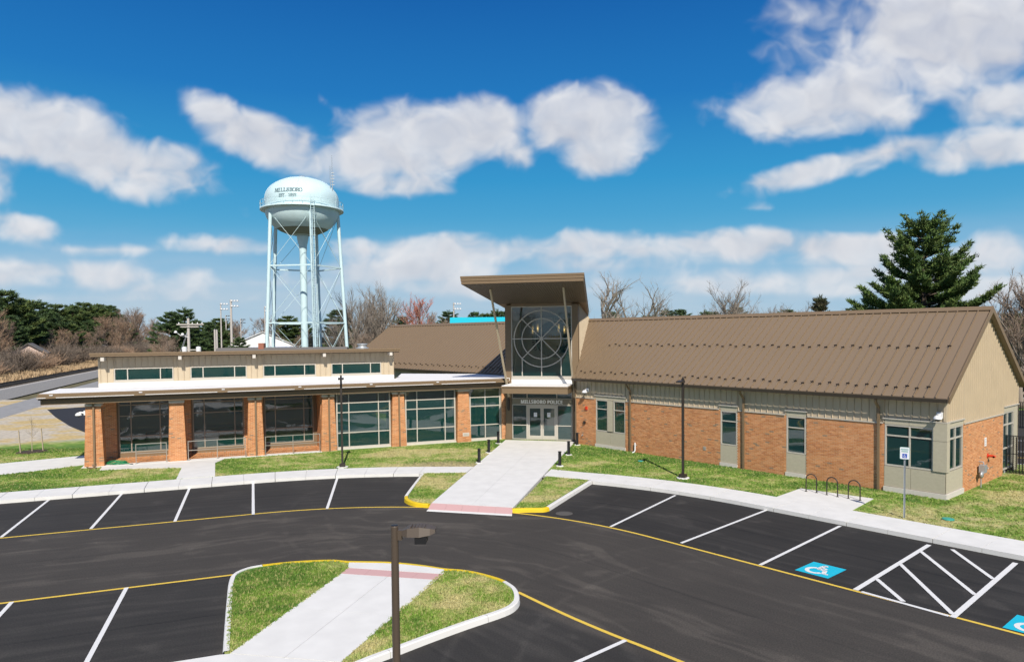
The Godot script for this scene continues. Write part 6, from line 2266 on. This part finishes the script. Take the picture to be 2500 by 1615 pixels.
func make_background() -> void:
	water_tower()
	var bark := mat("bark_grey", lin(0.25, 0.215, 0.18), 0.95)
	var barkd := mat("bark_dark", lin(0.15, 0.12, 0.095), 0.95)
	var twig := mat("twig_brown", lin(0.27, 0.20, 0.15), 0.95)
	var twig2 := mat("twig_warm", lin(0.31, 0.21, 0.14), 0.95)
	var twigr := mat("bud_red", lin(0.46, 0.17, 0.12), 0.95)
	var pbark := mat("bark_pine", lin(0.10, 0.075, 0.055), 0.95)
	var needle := vmat("pine_needles", 0.75)
	var G1 := [Color(0.055, 0.100, 0.030), Color(0.075, 0.122, 0.036), Color(0.046, 0.084, 0.032)]
	var G2 := [Color(0.070, 0.115, 0.028), Color(0.10, 0.135, 0.034), Color(0.052, 0.09, 0.026)]
	# prototypes
	var dense := [bare_tree(1, 13.0, 0.36, 17, 10, 0.32, 0.10), bare_tree(2, 13.0, 0.40, 16, 10, 0.34, 0.12), bare_tree(3, 13.0, 0.33, 18, 10, 0.30, 0.15)]
	var open := [bare_tree(4, 14.0, 0.56, 18, 9, 0.20, 0.2, 0.0, 1.3), bare_tree(5, 14.0, 0.54, 17, 9, 0.24, 0.25, 0.0, 1.3)]
	var gnarled := [bare_tree(6, 11.0, 0.52, 8, 3, 0.42, 0.35, 0.0, 1.9), bare_tree(7, 11.0, 0.50, 7, 3, 0.45, 0.4, 0.0, 1.9)]
	var pines := [pine_tree(11, 14.0, 4.6, 13, 0.12, G1, 0.55, 0.55, 0.15), pine_tree(12, 14.0, 5.2, 12, 0.16, G2, 0.6, 0.65, 0.2), pine_tree(13, 14.0, 4.0, 13, 0.10, G1, 0.5, 0.5, 0.1)]
	var big := pine_tree(23, 17.3, 7.4, 15, 0.12, [Color(0.055, 0.105, 0.022), Color(0.080, 0.135, 0.028), Color(0.105, 0.155, 0.034)], 0.44, 0.42, 0.24)
	plant("pine_tree", "tall dark green white pine towering behind the ridge of the long roof", big, pbark, needle, pix(2254, 62), Vector3(0.88, 1, 0.88), 0.4, "")
	# woods across the railway: [column, depth, height, kind, variant]
	# [column, metres beyond the rails, row of the top, kind, variant]
	var woods := [
		[-60, 20, 691, 0, 0], [10, 17, 702, 0, 1], [55, 22, 726, 0, 0], [100, 18, 728, 0, 2], [140, 22, 738, 0, 1], [178, 20, 741, 0, 1], [208, 24, 734, 0, 1], [240, 22, 738, 0, 1], [272, 26, 742, 0, 0], [75, 14, 751, 0, 2], [30, 13, 766, 0, 0], [160, 13, 775, 0, 1], [215, 14, 778, 0, 2], [125, 15, 758, 0, 0], [-10, 14, 745, 0, 2],
		[-35, 12, 740, 1, 0], [0, 11, 775, 1, 2], [118, 11, 800, 1, 1], [150, 12, 795, 1, 0], [172, 11, 805, 1, 2], [232, 12, 792, 1, 1], [262, 13, 762, 1, 0], [290, 14, 748, 1, 2], [318, 14, 745, 1, 1], [345, 14, 752, 1, 0], [372, 13, 772, 1, 2], [300, 11, 775, 1, 0], [335, 12, 790, 1, 2], [200, 11, 800, 1, 0]]
	var rows := []
	for w in woods:
		var k: float = (w[0] - 1250.0) / 1746.0
		# where the line of sight of that column crosses the line that runs w[1] + 5 metres beyond the toe of the bank
		var o: float = w[1] + 5.0
		var a := Vector2(-56.92 - 0.946 * o, 79.26 - 0.325 * o)      # x, depth at s = 0
		var s := (k * a.y - a.x) / (-0.325 - k * 0.946)
		var d := a.y + 0.946 * s
		rows.append([w[0], d, 5.4 + (828.0 - 0.0096 * w[0] - w[2]) / 1746.0 * d, w[3], w[4]])
	rows.append_array([[420, 158, 13.0, 0, 0], [452, 160, 14.0, 0, 2], [480, 168, 11.5, 0, 2], [510, 178, 11.0, 0, 0], [540, 186, 9.5, 0, 1], [585, 120, 7.2, 0, 2], [410, 120, 7.5, 2, 1], [380, 118, 6.5, 2, 0], [395, 150, 9.0, 1, 2]])
	for w in rows:
		var f: float = w[2] / [14.0, 13.0, 14.0][w[3]]
		var ms: Array = [pines, dense, open][w[3]][w[4]]
		var lb: String = ["bushy green pine in the wood across the railway", "brown leafless tree in the wood across the railway", "pale leafless young tree at the edge of the wood across the railway"][w[3]]
		plant(["pine_tree", "bare_tree", "bare_tree"][w[3]], lb, ms, pbark if w[3] == 0 else (barkd if w[3] == 1 else bark), needle if w[3] == 0 else (twig if w[4] != 0 else twig2), pix(w[0], w[1], 1.5 if w[3] < 2 and w[0] < 380 else 0.0), Vector3(f * [1.3, 1.2, 1.0][w[3]], f, f * [1.3, 1.2, 1.0][w[3]]), w[0] * 0.37, "trees across the railway")
	var sh := [shrub(31, 3.2, 4.5, 420), shrub(32, 2.6, 4.0, 380), shrub(33, 3.8, 4.0, 460)]
	var dir := Vector3(-0.325, 0, -0.946)
	var nrm := Vector3(-0.946, 0, 0.325)
	var org := Vector3(-56.92, 0, -79.26)
	var rr := RandomNumberGenerator.new()
	rr.seed = 71
	for i in 44:
		var p := org + dir * (-16.0 + i * 4.2) + nrm * rr.randf_range(10.0, 15.5) + Vector3(0, 1.45, 0)
		var o := thing("brush_shrub", "tangled brown leafless brush along the far side of the railway", "shrub", p, rr.randf() * TAU, "brush along the railway")
		var f := rr.randf_range(0.8, 1.35)
		o.scale = Vector3(f * 1.2, f, f * 1.2)
		part(o, "stems", sh[i % 3], [barkd, twig2, barkd][i % 3])
	# ground of the wood, level with the rails
	var wg := MB.new()
	var hs := [Vector2(4.9, 1.0), Vector2(8.0, 1.35), Vector2(13.0, 1.6), Vector2(140.0, 1.9)]
	for i in 10:
		var a := org + dir * (-90.0 + i * 50.0)
		var b := org + dir * (-40.0 + i * 50.0)
		for k in 3:
			wg.quad(a + nrm * hs[k].x + Vector3(0, hs[k].y, 0), b + nrm * hs[k].x + Vector3(0, hs[k].y, 0), b + nrm * hs[k + 1].x + Vector3(0, hs[k + 1].y, 0), a + nrm * hs[k + 1].x + Vector3(0, hs[k + 1].y, 0))
	structure("wood_floor", "tan leaf litter ground of the wood beyond the rails", "ground", wg, mat("leaf_litter", lin(0.33, 0.23, 0.12), 0.95, 0.0, noise_tex(112, 0.05, 0.5, 1.0, 5), 0.12))
	# dry grass verge of the railway
	var dg := MB.new()
	for i in 16000:
		var off := rr.randf_range(5.2, 11.5)
		var p := org + dir * rr.randf_range(-25, 190) + nrm * off + Vector3(0, 0.9 + 0.05 * off, 0)
		var h := rr.randf_range(0.25, 0.75)
		var s := Vector3(rr.randf_range(-1, 1), 0, rr.randf_range(-1, 1)).normalized() * 0.10
		dg.tri(p - s, p + s, p + Vector3(rr.randf_range(-0.3, 0.3), h, rr.randf_range(-0.3, 0.3)))
	var dn := part(self, "dry_grass", dg, mat("dry_grass", lin(0.44, 0.32, 0.19), 0.95))
	stuff(dn)
	dn.set_meta("label", "tall tan dry grass along the far side of the railway")
	dn.set_meta("category", "grass")
	# railway
	var cs := [Vector2(0.0, 0.05), Vector2(0.9, 1.10), Vector2(4.7, 1.12), Vector2(6.2, 0.05)]
	var bm := MB.new()
	var sec := 40
	for i in sec:
		var a := org + dir * (-70.0 + i * 10.0)
		var b := org + dir * (-60.0 + i * 10.0)
		for k in 3:
			bm.quad(a + nrm * cs[k].x + Vector3(0, cs[k].y, 0), b + nrm * cs[k].x + Vector3(0, cs[k].y, 0), b + nrm * cs[k + 1].x + Vector3(0, cs[k + 1].y, 0), a + nrm * cs[k + 1].x + Vector3(0, cs[k + 1].y, 0))
	var rw := structure("railway_bank", "grey ballast bank of the railway at the edge of the wood", "railway", bm, mat("ballast", lin(0.56, 0.53, 0.49), 0.95, 0.0, noise_tex(111, 0.16, 0.45, 1.0, 4), 0.07))
	for o in [2.1, 3.6]:
		var m := MB.new()
		m.bar(org + dir * -70.0 + nrm * o + Vector3(0, 1.32, 0), org + dir * 320.0 + nrm * o + Vector3(0, 1.32, 0), 0.09, 0.18)
		part(rw, "rail", m, mats.black_metal)
	var tie := flat_box(Vector3(-0.12, 1.06, -1.3), Vector3(0.12, 1.22, 1.3)).commit()
	for i in 200:
		var p := org + dir * (-24.0 + i * 0.75) + nrm * 2.85
		part(rw, "tie", tie, mats.dark_brown, Transform3D(Basis(dir, Vector3.UP, dir.cross(Vector3.UP)), p))
	# trees behind the station
	var mids := [
		[862, 122, 16.0, open, 0, "tall pale leafless tree behind the porch roof, beside the water tower", bark], [935, 126, 17.0, open, 1, "tall leafless tree with upswept branches behind the long roof", bark], [905, 135, 14.5, open, 0, "", bark],
		[820, 118, 10.5, gnarled, 0, "gnarled bare tree behind the water tower", bark], [775, 135, 9.5, dense, 1, "", twig], [735, 140, 9.0, dense, 2, "", twig], [885, 112, 8.0, dense, 0, "", twig], [945, 118, 8.5, dense, 2, "", twig],
		[1018, 132, 15.2, dense, 0, "leafless tree with red buds behind the long roof", twigr], [1062, 136, 11.8, dense, 1, "", twig2], [1095, 140, 10.8, dense, 2, "", twig],
		[1492, 84, 15.0, gnarled, 1, "gnarled dead tree behind the ridge beside the entrance tower", bark], [1555, 86, 14.2, gnarled, 0, "crooked dead tree with bare forked limbs behind the ridge", bark], [1450, 95, 9.2, dense, 1, "", twig],
		[1660, 96, 9.6, open, 1, "", bark], [1792, 92, 14.6, open, 0, "broad leafless tree behind the middle of the long roof", bark], [1870, 100, 11.0, open, 1, "", bark], [1915, 102, 11.2, dense, 2, "", bark], [1960, 98, 11.8, open, 0, "", bark], [2050, 104, 10.5, open, 1, "", bark], [1835, 108, 9.5, dense, 0, "", bark],
		[2495, 66, 13.0, dense, 0, "dense grey leafless tree beyond the gable end", twig], [2440, 74, 9.6, dense, 1, "", twig], [2540, 60, 11.0, dense, 2, "", twig], [2395, 88, 9.5, dense, 2, "", twig], [2330, 95, 9.2, open, 1, "", bark]]
	for q in mids:
		var f: float = q[2] / [14.0, 13.0, 11.0][0 if q[3] == open else (1 if q[3] == dense else 2)]
		plant("bare_tree", q[5] if q[5] else "grey leafless tree standing behind the station", q[3][q[4]], bark, q[6] if q[3] == dense else bark, pix(q[0], q[1]), Vector3(f, f, f), q[0] * 0.71, "bare trees behind the station")
	for q in [[1690, 150, 9.6, 1], [1722, 140, 11.6, 2], [1745, 150, 10.2, 0], [1780, 145, 9.2, 1], [1160, 150, 12.0, 0], [1190, 145, 11.6, 1], [1215, 140, 12.2, 2], [1132, 155, 10.6, 1]]:
		var f: float = q[2] / 14.0
		plant("pine_tree", "rounded dark pine far behind the station", pines[q[3]], pbark, needle, pix(q[0], q[1]), Vector3(f, f, f), q[0] * 0.3, "far pines behind the station")
	for q in [[2468, 80, 9.0, 1], [2515, 70, 8.5, 1]]:
		plant("pine_tree", "olive green bushy evergreen beyond the gable end", pines[q[3]], pbark, needle, pix(q[0], q[1]), Vector3.ONE * q[2] / 14.0, q[0] * 0.3, "evergreens beyond the gable end")
	plant("cedar_tree", "small dense olive cedar behind the far end of the long roof", pine_tree(41, 11.5, 2.6, 15, 0.05, [Color(0.05, 0.062, 0.025), Color(0.075, 0.07, 0.035)], 0.45, 0.3, 0.3), pbark, needle, pix(2002, 92), Vector3(1, 1.03, 1), 0.0, "")
	plant("flowering_tree", "small white blossoming tree beside the olive cedar", bare_tree(42, 9.0, 0.36, 10, 5), bark, mat("blossom", lin(0.62, 0.60, 0.52), 0.9), pix(1968, 90), Vector3(0.95, 0.95, 0.95), 0.0, "")
	# far wood on the horizon
	for i in 46:
		var px := -60.0 + i * 58.0 + rr.randf_range(-20, 20)
		var d := rr.randf_range(230, 330)
		var v := i % 3
		var pine := rr.randf() < 0.35
		var f := rr.randf_range(0.95, 1.25)
		plant("pine_tree" if pine else "bare_tree", "dark pine in the far wood on the horizon" if pine else "brown leafless tree in the far wood on the horizon", pines[v] if pine else dense[v], pbark if pine else bark, needle if pine else twig, pix(px, d), Vector3(f * 1.5, f, f * 1.5), i * 1.3, "far wood on the horizon")
	# trees across the street behind the viewer, mirrored in the upper glass
	for i in 12:
		var f := rr.randf_range(0.8, 1.15)
		var ev := i % 3 == 1
		plant("pine_tree" if ev else "bare_tree", "green pine across the street, facing the station" if ev else "leafless tree across the street, facing the station", pines[i % 3] if ev else dense[i % 3], pbark if ev else bark, needle if ev else twig, Vector3(-48 + i * 8.5 + rr.randf_range(-2, 2), 0, rr.randf_range(52, 66)), Vector3(f * 1.3, f, f * 1.3), i * 0.9, "trees across the street")
	far_buildings(rr)
	poles()


func gable_house(called: String, label: String, at: Vector3, turn: float, w: float, d: float, eave: float, ridge: float, wall: Material, roof: Material) -> Node3D:
	var t := thing(called, label, "building", at, turn)
	var m := MB.new()
	m.box(Vector3(-w / 2, -0.1, -d / 2), Vector3(w / 2, eave, d / 2))
	m.quad(Vector3(-w / 2, eave, d / 2), Vector3(w / 2, eave, d / 2), Vector3(0.01, ridge - 0.1, d / 2), Vector3(-0.01, ridge - 0.1, d / 2))
	m.quad(Vector3(w / 2, eave, -d / 2), Vector3(-w / 2, eave, -d / 2), Vector3(-0.01, ridge - 0.1, -d / 2), Vector3(0.01, ridge - 0.1, -d / 2))
	part(t, "wall", m, wall)
	var r := MB.new()
	var o := 0.4
	var sl := (ridge - eave) / (w / 2)
	tilted_box(r, Vector3(w / 2 + o, eave - o * sl, d / 2 + o), Vector3(w / 2 + o, eave - o * sl, -d / 2 - o), Vector3(0, ridge, -d / 2 - o), Vector3(0, ridge, d / 2 + o), 0.15)
	tilted_box(r, Vector3(-w / 2 - o, eave - o * sl, -d / 2 - o), Vector3(-w / 2 - o, eave - o * sl, d / 2 + o), Vector3(0, ridge, d / 2 + o), Vector3(0, ridge, -d / 2 - o), 0.15)
	part(t, "roof", r, roof)
	return t


func house_window(t: Node3D, x: float, y: float, z: float, w: float, h: float) -> void:
	var f := MB.new()
	f.box(Vector3(x - w / 2, y, z), Vector3(x + w / 2, y + h, z + 0.05))
	var n := part(t, "window", f, mats.white_plastic)
	part(n, "pane", flat_box(Vector3(x - w / 2 + 0.08, y + 0.08, z + 0.051), Vector3(x + w / 2 - 0.08, y + h - 0.08, z + 0.06)), mats.black_metal)


func far_buildings(_rr: RandomNumberGenerator) -> void:
	var white := mat("white_metal", lin(0.72, 0.73, 0.74), 0.6)
	var bluep := mat("blue_band", lin(0.03, 0.12, 0.36), 0.6)
	var grey := mat("shingle_grey", lin(0.16, 0.15, 0.14), 0.9, 0.0, noise_tex(121, 0.1, 0.7, 1.0, 4), 0.3)
	var tan := mat("house_cream", lin(0.55, 0.50, 0.38), 0.8)
	var turq := mat("turquoise_roof", lin(0.01, 0.42, 0.52), 0.5)
	var brickr := mat("house_brick", lin(0.30, 0.12, 0.08), 0.9)
	var p := pix(640, 200)
	var h := gable_house("metal_hall", "white metal hall with a shallow gable and a blue band, beyond the water tower", p, 0.35, 17.0, 30.0, 4.6, 8.3, white, white)
	part(h, "blue_band", flat_box(Vector3(-5.0, 3.3, 15.05), Vector3(8.4, 4.25, 15.12)), bluep)
	part(h, "lean_to", flat_box(Vector3(-13.0, -0.1, 4.0), Vector3(-8.6, 4.2, 15.0)), white)
	var p2 := pix(690, 92)
	var r1 := gable_house("ranch_house", "low house with a long grey brown roof between the porch wing and the water tower", p2, PI / 2, 9.0, 16.0, 3.2, 5.55, brickr, grey)
	house_window(r1, 0.0, 1.0, 8.0, 1.4, 1.3)
	part(r1, "chimney", flat_box(Vector3(-0.4, 4.6, -3.0), Vector3(0.4, 6.1, -2.3)), brickr)
	var pv := gable_house("picnic_pavilion", "open pavilion with a bright turquoise metal roof behind the long roof", pix(1188, 112), PI / 2 + 0.06, 9.0, 10.5, 6.8, 9.65, mat("pavilion_blue", lin(0.06, 0.15, 0.22), 0.7), turq)
	for i in 9:
		part(pv, "roof_seam", flat_box(Vector3(0.0, 0.0, -0.03), Vector3(5.3, 0.05, 0.03)), turq, Transform3D(Basis(Vector3(0, 0, 1), -atan((9.65 - 6.8) / 4.5)), Vector3(0.0, 9.66, -5.2 + i * 1.3)))
	var rh := gable_house("neighbour_house", "cream house with a dark grey shingle roof beyond the yard fence", Vector3(54.6, 0, -74.0), -0.55, 9.0, 12.0, 3.4, 5.9, tan, grey)
	house_window(rh, -2.0, 0.2, 6.0, 2.4, 2.3)
	house_window(rh, 2.0, 1.0, 6.0, 1.2, 1.3)
	var wh := gable_house("wood_house", "small pale house glimpsed between the trees across the railway", pix(74, 132, 1.6), 0.5, 5.0, 8.0, 3.0, 4.6, mat("house_pink", lin(0.62, 0.48, 0.42), 0.8), grey)
	house_window(wh, 0.5, 1.0, 4.0, 1.2, 1.2)
	var wh2 := gable_house("wood_house", "white house glimpsed through the leafless trees near the railway curve", pix(208, 205, 1.6), 0.2, 8.0, 8.0, 3.2, 5.0, white, grey)
	house_window(wh2, 0.5, 1.0, 4.0, 1.2, 1.2)


func poles() -> void:
	var wood := mat("pole_grey", lin(0.46, 0.43, 0.40), 0.9)
	var at := pix(461, 76)
	var t := thing("utility_pole", "weathered utility pole with two grey transformers and crossarms", "utility pole", at, 0.35)
	part(t, "pole", lathe_of([Vector2(0.0, -0.1), Vector2(0.19, -0.1), Vector2(0.13, 8.95), Vector2(0.0, 8.97)], 12), wood)
	for q in [[8.3, 1.5], [8.05, 1.0]]:
		part(t, "crossarm", flat_box(Vector3(-q[1] * 0.75, q[0] - 0.06, 0.10), Vector3(q[1], q[0] + 0.06, 0.22)), wood)
	for x in [-0.9, 0.4, 0.9, 1.35]:
		part(t, "insulator", lathe_of([Vector2(0.0, 8.36), Vector2(0.06, 8.36), Vector2(0.05, 8.5), Vector2(0.0, 8.52)], 8), mats.white_plastic, Transform3D(Basis.IDENTITY, Vector3(x, 0, 0.16)))
	for s in [-0.42, 0.95]:
		part(t, "transformer", lathe_of([Vector2(0.0, 5.0), Vector2(0.25, 5.02), Vector2(0.25, 5.85), Vector2(0.2, 5.92), Vector2(0.0, 5.95)], 16), mats.white_plastic, Transform3D(Basis.IDENTITY, Vector3(s, 0, 0.2)))
		part(t, "transformer_arm", flat_box(Vector3(minf(0.0, s), 5.55, 0.05), Vector3(maxf(0.0, s), 5.65, 0.15)), wood)
	for q in [[-1.2, 7.5], [-0.55, 7.25]]:
		var m := MB.new()
		m.tube([Vector3(0, 6.9, 0.1), Vector3(q[0] * 0.6, 7.1, 0.25), Vector3(q[0], q[1], 0.4)], [0.04, 0.035, 0.035], 6)
		m.lathe([Vector2(0.0, q[1] - 0.12), Vector2(0.2, q[1] - 0.1), Vector2(0.1, q[1] + 0.12), Vector2(0.0, q[1] + 0.14)], 10, Vector3(q[0], 0, 0.4))
		part(t, "yard_light", m, mats.white_plastic)
	var gw := MB.new()
	for q in [-2.6, -2.1]:
		gw.tube([Vector3(0, 7.9, 0), Vector3(q, 0.0, 1.0)], [0.02, 0.02], 4)
	part(t, "guy_wire", gw, mats.galvanised)
	for q in [[541, 140, 13.6, 0.11, "field light pole with a small cluster of lamps, the shorter of a near pair"], [566, 136, 14.0, 0.19, "thick field light pole with white lamps, the taller of a near pair"], [553, 215, 13.5, 0.14, "far slim field light pole with dark lamps"], [589, 220, 12.5, 0.14, "far slim field light pole with two rows of dark lamps"], [1109, 140, 13.2, 0.12, "slim field light pole behind the turquoise roof"], [648, 190, 15.0, 0.12, "slim field light pole between the legs of the water tower"]]:
		var f := thing("field_light", q[4], "light pole", pix(q[0], q[1]), 0.2, "field light poles")
		part(f, "pole", lathe_of([Vector2(0.0, -0.1), Vector2(q[3] * 1.4, -0.1), Vector2(q[3], q[2]), Vector2(0.0, q[2] + 0.02)], 10), wood)
		for y in [q[2] - 0.3, q[2] - 1.3]:
			part(f, "lamp_bar", flat_box(Vector3(-0.2, y - 0.04, 0.1), Vector3(1.5, y + 0.04, 0.2)), mats.galvanised)
			for k in 3:
				part(f, "lamp", flat_box(Vector3(0.1 + k * 0.5, y + 0.02, 0.2), Vector3(0.38 + k * 0.5, y + 0.25, 0.45)), mats.white_plastic if q[1] < 200 else mats.black_metal)
	for q in [[525, 92, 7.9, "bare wooden pole beside the utility pole, thinner of two"], [530, 96, 7.9, "bare wooden pole beside the utility pole, thicker of two"]]:
		var f := thing("wooden_pole", q[3], "pole", pix(q[0], q[1]), 0.0, "bare wooden poles")
		part(f, "pole", lathe_of([Vector2(0.0, -0.1), Vector2(0.14, -0.1), Vector2(0.11, q[2]), Vector2(0.0, q[2] + 0.02)], 10), wood)
		part(f, "pole_cap", lathe_of([Vector2(0.0, q[2] + 0.02), Vector2(0.12, q[2] + 0.02), Vector2(0.0, q[2] + 0.08)], 10), mats.galvanised)


func _ready() -> void:
	FM = Transform3D(Basis(UM, Vector3.UP, -VM), CORNER)
	FT = Transform3D(Basis(UT, Vector3.UP, Vector3(-UT.z, 0, UT.x)), DOOR)
	FL = Transform3D(Basis(UL, Vector3.UP, Vector3(-UL.z, 0, UL.x)), PIER)
	FG = Transform3D(Basis(VM, Vector3.UP, UM), CORNER)
	box_mesh = flat_box(Vector3(-0.5, -0.5, -0.5), Vector3(0.5, 0.5, 0.5)).commit()
	make_view()
	make_grounds()
	make_station()
	make_things()
	make_background()
